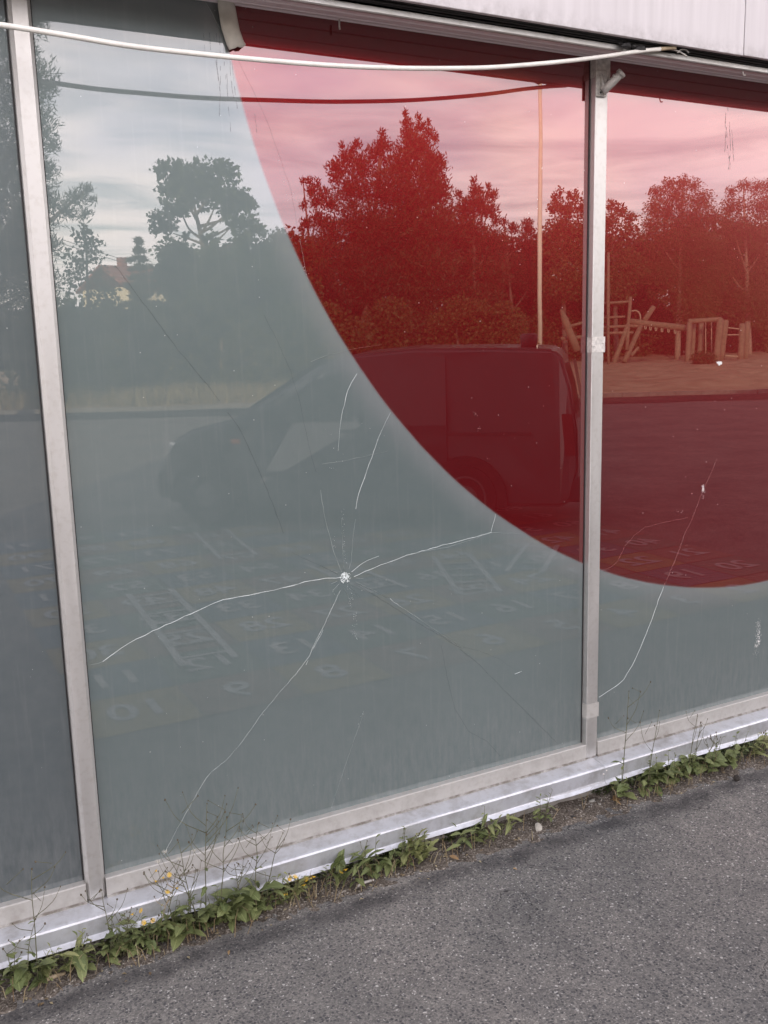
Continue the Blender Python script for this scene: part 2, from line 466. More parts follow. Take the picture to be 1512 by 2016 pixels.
M['rope'] = simple('rope', (0.34, 0.29, 0.22), 0.9, 0, 0.2, 30)
M['flagpole'] = simple('cream painted pole', (0.78, 0.72, 0.62), 0.45, 0, 0.06, 3)
M['house_wall'] = simple('cream house wall', (0.70, 0.64, 0.46), 0.8, 0, 0.08, 2)
M['roof_tile'] = simple('red roof tile', (0.27, 0.10, 0.065), 0.8, 0, 0.2, 3)
M['window_dark'] = simple('dark window glass', (0.03, 0.035, 0.04), 0.08, 0, 0.1, 2)
M['white_paint'] = simple('white paint', (0.72, 0.72, 0.70), 0.5, 0, 0.08, 10)
M['dry_grass'] = leaf_material('dry grass', (0.22, 0.18, 0.09), (0.30, 0.25, 0.13), (0.38, 0.33, 0.18), 0.3)

def glassy(name, base, rough, alpha):
    t = NT(name)
    f = t.noise(160, 3)
    t.set(base=t.ramp(f, ((0.3, tuple(c * 0.85 for c in base)), (0.7, base))), rough=rough, alpha=alpha, coat=0.4)
    return t.m
M['crack_bright'] = glassy('bright fracture edge', (0.72, 0.79, 0.78), 0.25, 0.72)
M['crack_soft'] = glassy('soft fracture edge', (0.46, 0.52, 0.51), 0.3, 0.55)
M['crack_dark'] = glassy('dark fracture edge', (0.06, 0.07, 0.07), 0.35, 0.23)
M['crack_red'] = glassy('fracture edge in red print', (0.42, 0.16, 0.15), 0.3, 0.55)
M['shard'] = glassy('crushed glass', (0.80, 0.86, 0.85), 0.3, 1.0)
M['scuff'] = simple('white scuffed paint', (0.72, 0.71, 0.69), 0.7, 0, 0.15, 120)
M['drip'] = glassy('dried dirt run', (0.10, 0.065, 0.06), 0.7, 0.50)

# ------------------------------------------------------------------ ground
KERB = [(-120.0, -62.0), (0.0, -27.0), (6.5, -23.3), (13.0, -21.0), (18.9, -18.3), (22.0, -16.2), (40.0, -9.0), (120.0, 22.0)]
def kerb_y(x):
    return float(np.interp(x, [k[0] for k in KERB], [k[1] for k in KERB]))

me = arr_mesh('ground', [(-600, -800, -0.05), (600, -800, -0.05), (600, 500, -0.05), (-600, 500, -0.05)], [(0, 1, 2, 3)])
tag(link('ground', me, M['meadow']), kind='structure')

bm = bmesh.new()
xs = np.linspace(-30, 45, 31)
top = [bm.verts.new((x, 0.4, 0.0)) for x in xs]
bot = [bm.verts.new((x, kerb_y(x) + 0.02, 0.0)) for x in xs]
for i in range(len(xs) - 1):
    bm.faces.new((bot[i], bot[i + 1], top[i + 1], top[i]))
tag(link('pavement', bm_mesh(bm), M['asphalt']), kind='structure')

bm = bmesh.new()
xs = np.linspace(-30, 45, 31)
top = [bm.verts.new((x, min(-8.6 + .02 * x, kerb_y(x) + 3.0), 0.004)) for x in xs]
bot = [bm.verts.new((x, kerb_y(x) + 0.01, 0.004)) for x in xs]
for i in range(len(xs) - 1):
    bm.faces.new((bot[i], bot[i + 1], top[i + 1], top[i]))
M['road'] = simple('dark road asphalt', (0.055, 0.054, 0.054), 0.95, 0, 0.35, 1.2, 0.2, 0.0)
tag(link('road', bm_mesh(bm), M['road']), kind='structure')

rng = np.random.default_rng(5)
def vnoise(x, y, s, seed=0):
    """cheap value noise for terrain"""
    x = np.asarray(x) * s; y = np.asarray(y) * s
    xi = np.floor(x).astype(int); yi = np.floor(y).astype(int)
    fx = x - xi; fy = y - yi
    fx = fx * fx * (3 - 2 * fx); fy = fy * fy * (3 - 2 * fy)
    def h(a, b):
        v = np.sin(a * 127.1 + b * 311.7 + seed * 74.7) * 43758.5453
        return v - np.floor(v)
    return (h(xi, yi) * (1 - fx) + h(xi + 1, yi) * fx) * (1 - fy) + (h(xi, yi + 1) * (1 - fx) + h(xi + 1, yi + 1) * fx) * fy

# trodden sand of the play area beyond the kerb
nx, ny = 190, 120
X, Yv = np.meshgrid(np.linspace(-5, 70, nx), np.linspace(0, 1, ny), indexing='ij')
ky = np.interp(X, [k[0] for k in KERB], [k[1] for k in KERB])
YY = (ky - 0.12) * (1 - Yv) + (-72) * Yv
ramp_up = np.clip((ky - YY) / 3.0, 0, 1)
ZZ = 0.10 + ramp_up * (0.18 * (vnoise(X, YY, 0.9, 1) - 0.4) + 0.16 * (vnoise(X, YY, 2.3, 2) - 0.5) + 0.25 * vnoise(X, YY, 0.2, 3))
idx = np.arange(nx * ny).reshape(nx, ny)
F = np.stack([idx[:-1, :-1], idx[1:, :-1], idx[1:, 1:], idx[:-1, 1:]], -1).reshape(-1, 4)
tag(link('sand', arr_mesh('sand', np.stack([X, YY, ZZ], -1).reshape(-1, 3), F, True), M['sand']), kind='structure')

bm = bmesh.new()
for (x0, y0), (x1, y1) in zip(KERB[1:-2], KERB[2:-1]):
    n = 5
    for i in range(n):
        a, b = i / n + 0.002, (i + 1) / n - 0.002
        p = [(x0 + (x1 - x0) * q, y0 + (y1 - y0) * q) for q in (a, b)]
        prism_z(bm, [(p[0][0], p[0][1]), (p[1][0], p[1][1]), (p[1][0], p[1][1] - 0.13), (p[0][0], p[0][1] - 0.13)], -0.04, 0.12)
tag(link('kerb', bm_mesh(bm), M['kerb']), kind='structure')

# strip of grit and soil between the asphalt and the building
nx, ny = 520, 16
X, V = np.meshgrid(np.linspace(-1.2, 4.6, nx), np.linspace(0, 1, ny), indexing='ij')
edge = -0.200 + 0.035 * (vnoise(X, X * 0, 6.0, 4) - 0.5) + 0.03 * (vnoise(X, X * 0, 21.0, 5) - 0.5) - 0.010 * X
YY = -0.045 * (1 - V) + edge * V
ZZ = 0.013 * (1 - V) - 0.006 * V + 0.010 * (vnoise(X, YY, 26, 6) - 0.5) + 0.007 * (vnoise(X, YY, 70, 7) - 0.5) + 0.004
ZZ[:, -1] = -0.010
idx = np.arange(nx * ny).reshape(nx, ny)
F = np.stack([idx[:-1, :-1], idx[1:, :-1], idx[1:, 1:], idx[:-1, 1:]], -1).reshape(-1, 4)
tag(link('soil_strip', arr_mesh('soil', np.stack([X, YY, ZZ], -1).reshape(-1, 3), F, True), M['soil']), kind='structure')

# ------------------------------------------------------------------ the building
Z_SILL, Z_HEAD = 0.204, 2.693
B = thing('shop_building', 'low commercial building with aluminium framed window front and white panels above', 'building')
MUL = [-3.380, -1.501, 0.378, 2.257, 4.136, 6.015]
MW = 0.057
PANE_LABEL = ['grey filmed window pane far along the building', 'darker grey window pane at the edge by the plain upright',
              'cracked window pane with impact star, part of red disc and red trees mirrored',
              'window pane with the lowest part of the red disc and a long crack', 'window pane with the end of the red disc']
panes = []
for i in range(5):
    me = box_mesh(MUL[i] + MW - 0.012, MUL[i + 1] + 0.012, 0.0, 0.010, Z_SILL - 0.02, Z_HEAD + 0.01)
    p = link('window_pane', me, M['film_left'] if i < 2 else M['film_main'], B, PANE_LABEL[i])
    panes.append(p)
PL, PM, PR = panes[1], panes[2], panes[3]

# uprights: hollow box profile with a shallow groove down each flank
for i, x in enumerate(MUL):
    bm = bmesh.new()
    w, dpt = MW, 0.029
    if i == 2:
        prof = [(x, 0.004), (x + 0.001, -dpt + 0.010), (x + 0.010, -dpt), (x + w - 0.010, -dpt), (x + w - 0.001, -dpt + 0.010), (x + w, 0.004)]
    else:
        prof = [(x, 0.004), (x, -dpt + 0.002), (x + 0.002, -dpt), (x + w - 0.009, -dpt), (x + w - 0.007, -dpt + 0.006), (x + w, -dpt + 0.006), (x + w, 0.004)]
    prism_z(bm, prof, 0.140, Z_HEAD - 0.002)
    m = link('mullion', bm_mesh(bm), M['alu'], B, 'upright with clips and bracket' if i == 3 else None)
    if i == 3:
        # push-on joint clips and the collar at the top
        def clip(z0, z1, mat, g=0.0016):
            bm = bmesh.new()
            prism_z(bm, [(x - g, 0.0), (x - g, -dpt - g), (x + w + g, -dpt - g), (x + w + g, 0.0), (x + w, 0.0), (x + w, -dpt), (x, -dpt), (x, 0.0)], z0, z1)
            link('clip', bm_mesh(bm), mat, m)
            return
        clip(1.6998, 1.7553, M['steel']); clip(0.3124, 0.3685, M['alu_trim'], 0.0012); clip(2.6235, 2.684, M['rust_steel'], 0.003); zc = 1.7285
        for zz in (zc - 0.006, zc + 0.004):
            bm = bmesh.new()
            bmesh.ops.create_uvsphere(bm, u_segments=10, v_segments=6, radius=0.0035)
            link('rivet', bm_mesh(bm, smooth=True), M['steel'], m, loc=(x + (0.010 if zz < zc else 0.050), -dpt - 0.002, zz))

# black rubber seals where the panes meet the uprights
for x in MUL:
    for x0 in (x - 0.0042, x + MW + 0.0004):
        link('seal', box_mesh(x0, x0 + 0.0038, -0.0035, 0.004, 0.2065, Z_HEAD - 0.004, 0.001, 1), M['black'], B)
# bottom trim of each pane, folded sheet sill below, drip edge, foundation
for i in range(5):
    bm = bmesh.new()
    prism_x(bm, [(0.003, 0.204), (-0.026, 0.206), (-0.029, 0.203), (-0.029, 0.150), (-0.033, 0.148), (-0.033, 0.145), (0.003, 0.145)], MUL[i] + MW + 0.0005, MUL[i + 1] - 0.0005)
    link('sill_trim', bm_mesh(bm), M['alu_trim'], B)
joints = [-3.4, -1.06, 2.292, 5.2, 6.1]
for a, b in zip(joints, joints[1:]):
    bm = bmesh.new()
    n = max(2, int((b - a) / 0.16))
    rows = [(0.0, 0.1465), (-0.030, 0.1455), (-0.086, 0.1375), (-0.093, 0.1345), (-0.0965, 0.1290), (-0.0965, 0.081), (-0.0985, 0.0775), (-0.110, 0.0685), (-0.1095, 0.0672), (-0.096, 0.0755), (-0.093, 0.1), (-0.06, 0.13), (0.0, 0.135)]
    grid = []
    for k in range(n + 1):
        xx = a + 0.0006 + (b - a - 0.0012) * k / n
        wv = 0.0022 * math.sin(xx * 5.1 + 0.4) + 0.0014 * math.sin(xx * 13.7) + 0.0008 * math.sin(xx * 29.0 + 1)
        grid.append([bm.verts.new((xx, y + (wv * 0.5 if z < 0.13 else 0), z + (wv if 0.06 < z < 0.08 else 0))) for y, z in rows])
    for g0, g1 in zip(grid, grid[1:]):
        for j in range(len(rows)):
            k2 = (j + 1) % len(rows)
            bm.faces.new((g0[j], g0[k2], g1[k2], g1[j]))
    bm.faces.new(grid[0][::-1]); bm.faces.new(grid[-1])
    s = link('sill_sheet', bm_mesh(bm), M['alu_sheet'], B)
    if a == joints[2]:
        for (rx, rz) in ((2.30, 0.118), (2.286, 0.106)):
            bm = bmesh.new(); bmesh.ops.create_uvsphere(bm, u_segments=8, v_segments=6, radius=0.004)
            link('rivet', bm_mesh(bm, smooth=True), M['rust_steel'], s, loc=(rx, -0.097, rz))
link('foundation', box_mesh(-3.4, 6.1, -0.058, 0.30, -0.30, 0.120), M['concrete'], B)

# head profile under the overhang
bm = bmesh.new()
prism_x(bm, [(0.003, 2.6935), (-0.020, 2.6870), (-0.024, 2.6895), (-0.062, 2.6825), (-0.064, 2.6795), (-0.068, 2.6790), (-0.070, 2.6810), (-0.135, 2.6690), (-0.137, 2.6662), (-0.140, 2.6658), (-0.142, 2.6677), (-0.198, 2.6570), (-0.198, 2.6640), (0.003, 2.7020)], -3.4, 6.1)
link('head_profile', bm_mesh(bm), M['alu_head'], B)
bm = bmesh.new()
prism_x(bm, [(-0.1985, 2.654), (-0.208, 2.654), (-0.211, 2.657), (-0.211, 2.670), (-0.208, 2.672), (-0.1985, 2.672)], -3.4, 6.1)
link('head_lip', bm_mesh(bm), M['alu'], B)
link('overhang', box_mesh(-3.4, 6.1, -0.232, 0.02, 2.7035, 2.80), M['dark_gap'], B)
link('gasket', box_mesh(-3.4, 6.1, -0.246, -0.2325, 2.6895, 2.7030), M['black'], B)
for zr in ((2.680, 3.96), (3.972, 5.24), (5.252, 6.5)):
    for k, x0 in enumerate((-4.5, -0.9, 2.70, 6.30, 9.9)):
        bm = bmesh.new(); box(bm, x0 + 0.002, x0 + 3.598, -0.262, -0.2470, zr[0] + (0.0015 if x0 > 2 else 0.0), zr[1]); bevel(bm, 0.0015, 1)
        link('fascia_panel', bm_mesh(bm), M['fascia'], B)
link('side_wall', box_mesh(-4.4, -3.401, -0.02, 0.3, 0, 2.69), M['fascia'], B)
link('side_wall', box_mesh(6.101, 26, -0.02, 0.3, 0, 2.69), M['fascia'], B)
link('back_wall', box_mesh(-4.4, 26, 0.5, 11.0, -0.1, 2.689), M['dark_gap'], B)
link('roof', box_mesh(-4.5, 26, -0.2315, 11.0, 2.801, 6.52), M['dark_gap'], B)

# ---- breakage in the panes
cr_rng = random.Random(11)
def crack(pane, pts, mat, w=0.0026, jit=0.0012, taper=True):
    dense = []
    for (x0, z0), (x1, z1) in zip(pts, pts[1:]):
        L = math.hypot(x1 - x0, z1 - z0); n = max(1, int(L / 0.018))
        for k in range(n):
            t = k / n
            dense.append((x0 + (x1 - x0) * t, z0 + (z1 - z0) * t))
    dense.append(pts[-1])
    bm = bmesh.new(); N = len(dense); rows = []
    for i, (x, z) in enumerate(dense):
        a = dense[max(0, i - 1)]; b = dense[min(N - 1, i + 1)]
        dx, dz = b[0] - a[0], b[1] - a[1]; L = math.hypot(dx, dz) or 1
        nx_, nz_ = -dz / L, dx / L
        j = cr_rng.uniform(-jit, jit)
        ww = w * 0.98 * cr_rng.uniform(0.55, 1.1) * (max(0.25, 1 - 0.8 * (i / N) ** 2) if taper else 1) / 2
        x += nx_ * j; z += nz_ * j
        rows.append((bm.verts.new((x - nx_ * ww, 0.0003, z - nz_ * ww)), bm.verts.new((x, -0.0011, z)), bm.verts.new((x + nx_ * ww, 0.0003, z + nz_ * ww))))
    for a, b in zip(rows, rows[1:]):
        bm.faces.new((a[0], a[1], b[1], b[0])); bm.faces.new((a[1], a[2], b[2], b[1]))
    return link('crack', bm_mesh(bm), M[mat], pane)
CR = 'crack_bright'; CS = 'crack_soft'; CD = 'crack_dark'; CX = 'crack_red'
crack(PM, [(1.2540, 1.0072), (1.1963, 1.0120), (1.1253, 1.0104), (1.0211, 0.9991), (0.9369, 0.9953), (0.8550, 0.9948), (0.7900, 0.9777), (0.7102, 0.9541), (0.6323, 0.9309), (0.5862, 0.9154), (0.5374, 0.8961), (0.4840, 0.8641)], CR, 0.0036, taper=False)
crack(PM, [(0.4840, 0.8641), (0.4679, 0.8610), (0.4480, 0.8631)], CS, 0.002)
crack(PM, [(1.2999, 1.0041), (1.3810, 1.0256), (1.4971, 1.0484), (1.6370, 1.0659), (1.7402, 1.0764), (1.8378, 1.0865)], CR, 0.0030, taper=False)
crack(PM, [(1.8378, 1.0865), (1.8466, 1.1147), (1.8597, 1.1514)], CR, 0.0028)
crack(PM, [(1.8378, 1.0865), (1.9116, 1.0778), (1.9780, 1.0663)], CS, 0.0018)
crack(PM, [(1.5564, 1.0548), (1.6572, 1.0562), (1.7612, 1.0721), (1.8378, 1.0847)], CS, 0.0016)
crack(PM, [(1.2912, 1.0207), (1.3215, 1.0405), (1.3479, 1.0506), (1.3934, 1.0601)], CR, 0.0026)
crack(PM, [(1.2547, 1.0258), (1.2382, 1.0719), (1.2255, 1.1155), (1.2117, 1.1753), (1.2012, 1.2260), (1.1919, 1.3005)], CS, 0.0026, taper=False)
crack(PM, [(1.2640, 1.0313), (1.2623, 1.0856), (1.2629, 1.1527), (1.2612, 1.2029)], CS, 0.0018)
crack(PM, [(1.2806, 1.0324), (1.2925, 1.0580), (1.2984, 1.1232), (1.3118, 1.1940)], CS, 0.0024)
crack(PM, [(1.3129, 1.2273), (1.3256, 1.2760), (1.3493, 1.3269), (1.3771, 1.3908), (1.4009, 1.4451), (1.4245, 1.4897), (1.4499, 1.5309)], CR, 0.0030)
crack(PM, [(1.3329, 1.6593), (1.3124, 1.6347), (1.2972, 1.6067), (1.2850, 1.5659), (1.2729, 1.5250), (1.2642, 1.4806), (1.2584, 1.4197)], CR, 0.0024)
crack(PM, [(1.1756, 1.7025), (1.2417, 1.7222), (1.3017, 1.7346)], CS, 0.0018)
crack(PM, [(1.3017, 1.7346), (1.3662, 1.7424), (1.4244, 1.7473)], CX, 0.0016)
crack(PM, [(1.2004, 1.3823), (1.2822, 1.3869), (1.3551, 1.3958), (1.4372, 1.4060)], CS, 0.0018)
crack(PM, [(1.2488, 0.9654), (1.2196, 0.9135), (1.1904, 0.8618), (1.1558, 0.8094), (1.1325, 0.7655), (1.0767, 0.7073)], CS, 0.0044, taper=False)
crack(PM, [(1.0767, 0.7073), (1.0182, 0.6572), (0.9675, 0.6097), (0.9223, 0.5614), (0.8772, 0.5102), (0.8316, 0.4732), (0.7822, 0.4478), (0.7523, 0.4129), (0.7167, 0.3626), (0.6671, 0.2910), (0.6175, 0.2166)], CS, 0.0028, taper=False)
crack(PM, [(1.1824, 0.8425), (1.1631, 0.8116), (1.1440, 0.7840)], CR, 0.0018)
crack(PM, [(1.1247, 0.7498), (1.1169, 0.7357)], CR, 0.0018)
crack(PM, [(1.3008, 0.9783), (1.3688, 0.9337), (1.4921, 0.8404), (1.6113, 0.7553), (1.7105, 0.6860)], CD, 0.0040, taper=False)
crack(PM, [(1.3048, 0.9846), (1.3786, 0.9427), (1.4313, 0.9085)], CS, 0.0018)
crack(PM, [(1.4313, 0.9103), (1.4445, 0.8941), (1.4617, 0.8826)], CR, 0.0028)
crack(PM, [(1.4617, 0.8826), (1.5514, 0.8127), (1.6278, 0.7525), (1.6627, 0.7261), (1.7190, 0.6882)], CS, 0.0024)
crack(PM, [(1.7190, 0.6882), (1.7896, 0.6605), (1.8773, 0.6139), (1.9379, 0.5637)], CD, 0.0020)
crack(PM, [(1.9402, 0.5457), (1.9561, 0.5465), (1.9721, 0.5513)], CR, 0.0026)
crack(PM, [(1.7041, 0.6834), (1.7784, 0.6189), (1.9106, 0.4751), (2.0260, 0.3513), (2.1367, 0.2326)], CD, 0.0030, taper=False)
crack(PM, [(1.6271, 0.7120), (1.6503, 0.5961), (1.6801, 0.4670), (1.7370, 0.3678), (1.8201, 0.3097), (1.8760, 0.2409)], CD, 0.0024, taper=False)
crack(PM, [(1.2417, 1.0191), (1.1977, 1.0471), (1.1422, 1.0779), (1.0846, 1.1118)], CD, 0.0030)
crack(PM, [(0.6039, 1.9801), (0.6466, 1.9176), (0.6957, 1.8480), (0.7621, 1.7503), (0.8289, 1.6653), (0.8602, 1.6241), (0.8772, 1.5965)], CD, 0.0032, taper=False)
crack(PM, [(0.9003, 1.5622), (0.9325, 1.5149), (0.9684, 1.4356), (1.0017, 1.3502), (1.0338, 1.2600), (1.0602, 1.1767)], CD, 0.0036, taper=False)
crack(PM, [(1.0300, 1.8448), (1.0713, 1.7603), (1.1071, 1.6771), (1.1331, 1.5833), (1.1494, 1.4882), (1.1666, 1.4075), (1.1785, 1.3584)], CD, 0.0022, taper=False)
crack(PM, [(0.9017, 2.6911), (0.9348, 2.6352), (0.9643, 2.5831)], CS, 0.0018)
crack(PM, [(0.9788, 2.5740), (1.0002, 2.5253), (1.0308, 2.4712), (1.0558, 2.4157), (1.0754, 2.3700), (1.0977, 2.3098), (1.1088, 2.2750), (1.1315, 2.2090), (1.1456, 2.1256), (1.1545, 2.0673)], CD, 0.0018, taper=False)
crack(PM, [(1.1545, 2.0673), (1.1635, 2.0084), (1.1729, 1.9564), (1.1861, 1.9114)], CS, 0.0018)
crack(PM, [(1.3198, 0.5253), (1.2662, 0.4084), (1.2122, 0.2753), (1.1874, 0.2193)], CS, 0.0012)
for pts in ([(1.3052, 0.9983), (1.3348, 0.9923)], [(1.2391, 0.9974), (1.2171, 0.9904)], [(1.2459, 0.9863), (1.2217, 0.9694)], [(1.2860, 0.9770), (1.3141, 0.9316)], [(1.2601, 0.9740), (1.2808, 0.9332)], [(1.2401, 1.0244), (1.2189, 1.0375)]):
    crack(PM, pts, CS, 0.0018)
crack(PR, [(2.9298, 1.2594), (2.9015, 1.2084), (2.8808, 1.1733), (2.8397, 1.1011), (2.7993, 1.0166), (2.7681, 0.9747), (2.7432, 0.9156), (2.7027, 0.8379), (2.6646, 0.7725)], CX, 0.0020, taper=False)
crack(PR, [(2.6647, 0.7704), (2.6369, 0.7182), (2.6072, 0.6477), (2.5670, 0.5705), (2.5167, 0.4828), (2.4659, 0.4210), (2.4300, 0.4028), (2.4043, 0.3933), (2.3408, 0.3727)], CR, 0.0034, taper=False)
crack(PR, [(2.7818, 1.0371), (2.6628, 1.0320), (2.5576, 1.0237), (2.5015, 0.9982), (2.4565, 0.9598), (2.4224, 0.9062), (2.3976, 0.8896), (2.3577, 0.8831)], CX, 0.0018, taper=False)

def chips(pane, name, spots, mat, y=-0.0008):
    """little angular splinters sitting on the pane, one part"""
    bm = bmesh.new()
    for x, z, r in spots:
        k = cr_rng.choice((3, 4, 5)); a0 = cr_rng.uniform(0, 6.28)
        ring = [bm.verts.new((x + r * cr_rng.uniform(0.5, 1.1) * math.cos(a0 + 6.283 * q / k), 0.0004, z + r * cr_rng.uniform(0.5, 1.1) * math.sin(a0 + 6.283 * q / k))) for q in range(k)]
        c = bm.verts.new((x + cr_rng.uniform(-.3, .3) * r, -0.0006 - r * 0.6, z + cr_rng.uniform(-.3, .3) * r))
        for q in range(k):
            bm.faces.new((ring[q], ring[(q + 1) % k], c))
    return link(name, bm_mesh(bm), M[mat], pane, kind='stuff')
IX, IZ = [(1.2686, 1.0051)][0]
spots = []
for k in range(230):
    a = cr_rng.uniform(0, 6.283); r = 0.0195 * cr_rng.random() ** 0.7
    spots.append((IX + r * math.cos(a), IZ + r * math.sin(a) * 0.95, cr_rng.uniform(0.0010, 0.0031)))
chips(PM, 'impact_star', spots, 'shard')
spots = []
def spray(line, n, spread, r0=0.0006, r1=0.0015):
    for _ in range(n):
        t = cr_rng.random(); i = min(int(t * (len(line) - 1)), len(line) - 2); q = t * (len(line) - 1) - i
        spots.append((line[i][0] + (line[i + 1][0] - line[i][0]) * q + cr_rng.gauss(0, spread), line[i][1] + (line[i + 1][1] - line[i][1]) * q + cr_rng.gauss(0, spread), cr_rng.uniform(r0, r1)))
spray([(1.2693, 1.2269), (1.2648, 1.1525), (1.2684, 1.1017), (1.2702, 1.0508)], 42, 0.0035)
spray([(1.2288, 1.1567), (1.2395, 1.1053)], 7, 0.003)
spray([(1.2750, 0.9786), (1.2852, 0.9549), (1.2917, 0.9281)], 26, 0.0028)
spray([(1.2806, 0.9298), (1.2871, 0.9012)], 14, 0.0040)
spray([(1.2974, 0.8788), (1.3002, 0.8488), (1.2937, 0.8237), (1.3040, 0.7957)], 34, 0.0042)
spray([(1.2225, 0.9897), (1.2266, 0.9551)], 7, 0.004)
spray([(1.2159, 1.5077), (1.2618, 1.4162), (1.2275, 1.3541)], 9, 0.012)
spray([(1.3230, 1.5252), (1.3948, 1.4883), (1.4114, 1.4213)], 6, 0.012)
spray([(0.7780, 0.9110), (0.6522, 0.5462), (0.8837, 0.3183)], 6, 0.06, 0.0008, 0.0016)
spray([(1.3182, 0.5347), (1.3156, 0.5136), (1.1844, 0.2385)], 8, 0.004)
spray([(1.5927, 0.8550), (1.7458, 0.7994), (1.7428, 0.2982), (1.7488, 0.2477)], 7, 0.006)
spray([(1.0919, 2.2882), (1.1427, 2.1691), (1.0975, 2.2388)], 12, 0.008, 0.0008, 0.0019)
spray([(1.1675, 1.9862), (1.1732, 1.9639), (1.1516, 2.0008)], 8, 0.004, 0.0008, 0.0019)
spray([(1.7696, 1.5195), (1.7859, 1.4979)], 6, 0.004)
spray([(1.7815, 1.4635), (1.7980, 1.4520)], 6, 0.003)
spray([(1.8224, 1.3555), (1.8308, 1.3495)], 3, 0.002)
spray([(1.6381, 2.2990), (1.6671, 1.7067), (1.9124, 1.5256), (2.1351, 1.3307)], 10, 0.08, 0.0007, 0.0013)
spray([(0.3928, 1.1830), (0.3030, 0.7668), (0.6261, 0.8423), (0.8231, 0.7236), (0.9810, 0.8766)], 12, 0.08, 0.0006, 0.0012)
chips(PM, 'glass_splinters', spots, 'shard')
spots = []
for _ in range(80):
    x, z = [(2.8598, 1.1464)][0]
    spots.append((x + cr_rng.gauss(0, 0.0035), z + cr_rng.gauss(0, 0.0075), cr_rng.uniform(0.0012, 0.003)))
spray([(2.8580, 1.1260), (2.8621, 1.0988)], 16, 0.003); spray([(2.7149, 1.0730), (2.7559, 1.0666)], 6, 0.003); spray([(2.7756, 0.9282), (2.7814, 0.9233)], 2, 0.001); spray([(2.7939, 1.1364), (2.7996, 1.1317)], 3, 0.001)
chips(PR, 'glass_splinters', spots, 'scuff')
spots = []
spray([(3.2128, 0.5330), (3.2190, 0.4866), (3.2152, 0.4485), (3.2109, 0.4196)], 130, 0.0065, 0.0008, 0.0024)
spray([(3.2264, 0.5149), (3.2247, 0.4469), (3.2221, 0.4382)], 60, 0.004, 0.001, 0.003)
spray([(3.2014, 0.4213), (3.2195, 0.3837)], 34, 0.007, 0.0006, 0.0014)
chips(PR, 'paint_scuff', spots, 'scuff')
# white flake of torn foil on the red print
fx, fz = [(2.9235, 1.6404)][0]
bm = bmesh.new()
poly = [(-.017, .0065), (-.009, .0055), (-.003, .0075), (.006, .0065), (.013, .0055), (.0165, -.001), (.012, -.006), (.005, -.0055), (.003, -.0095), (-.004, -.0085), (-.007, -.0040), (-.0125, -.0005)]
a = [bm.verts.new((fx + p[0], 0.0002, fz + p[1])) for p in poly]; b = [bm.verts.new((fx + p[0] * .94, -0.0012, fz + p[1] * .94)) for p in poly]
for i in range(len(poly)): bm.faces.new((a[i], a[(i + 1) % len(poly)], b[(i + 1) % len(poly)], b[i]))
bm.faces.new(b)
link('foil_flake', bm_mesh(bm), M['white_paint'], PR)
# dried dirt runs hanging from the head of the panes
def runs(pane, lines, w):
    bm = bmesh.new()
    for pts in lines:
        for (x0, z0), (x1, z1) in zip(pts, pts[1:]):
            L = math.hypot(x1 - x0, z1 - z0); n = max(1, int(L / 0.012))
            for k in range(n):
                if cr_rng.random() < 0.30: continue
                t0, t1 = k / n, (k + 0.9) / n
                ww = w * cr_rng.uniform(0.35, 1.1) / 2; o = cr_rng.uniform(-.0008, .0008)
                xa, za, xb, zb = x0 + (x1 - x0) * t0 + o, z0 + (z1 - z0) * t0, x0 + (x1 - x0) * t1 + o, z0 + (z1 - z0) * t1
                bm.faces.new([bm.verts.new(p) for p in ((xa - ww, -.0005, za), (xa + ww, -.0005, za), (xb + ww, -.0005, zb), (xb - ww, -.0005, zb))])
    link('dirt_runs', bm_mesh(bm), M['drip'], pane, kind='stuff')
runs(PR, [[(2.9062, 2.6003), (2.9076, 2.5284), (2.9143, 2.4563)], [(2.9142, 2.6010), (2.9283, 2.5391), (2.9388, 2.4488), (2.9408, 2.3663)], [(2.9134, 2.5198), (2.9265, 2.4297), (2.9364, 2.3973)], [(2.9205, 2.5835), (2.9440, 2.5003), (2.9614, 2.3860)], [(2.8935, 2.5902), (2.8927, 2.5578)], [(2.9101, 2.4833), (2.9104, 2.4287)], [(2.9372, 2.4304), (2.9328, 2.3658)]], 0.0032)
runs(PM, [[(0.9276, 2.6133), (0.9241, 2.5282), (0.9291, 2.4618)], [(0.9200, 2.6071), (0.9212, 2.5544), (0.9262, 2.4883)], [(0.9476, 2.6024), (0.9450, 2.5303), (0.9490, 2.4704)], [(0.9362, 2.6090), (0.9330, 2.5024), (0.9237, 2.3938)], [(0.9637, 2.5724), (0.9629, 2.5054), (0.9686, 2.4451)], [(0.9682, 2.5729), (0.9720, 2.4793), (0.9777, 2.4187)], [(0.9555, 2.5848), (0.9500, 2.4367), (0.9560, 2.3555)], [(0.9072, 2.6135), (0.9073, 2.5661)], [(0.8895, 2.6088), (0.8918, 2.5513)], [(1.0283, 2.4230), (1.0342, 2.3585)], [(1.0462, 2.4107), (1.0514, 2.3904)]], 0.0014)

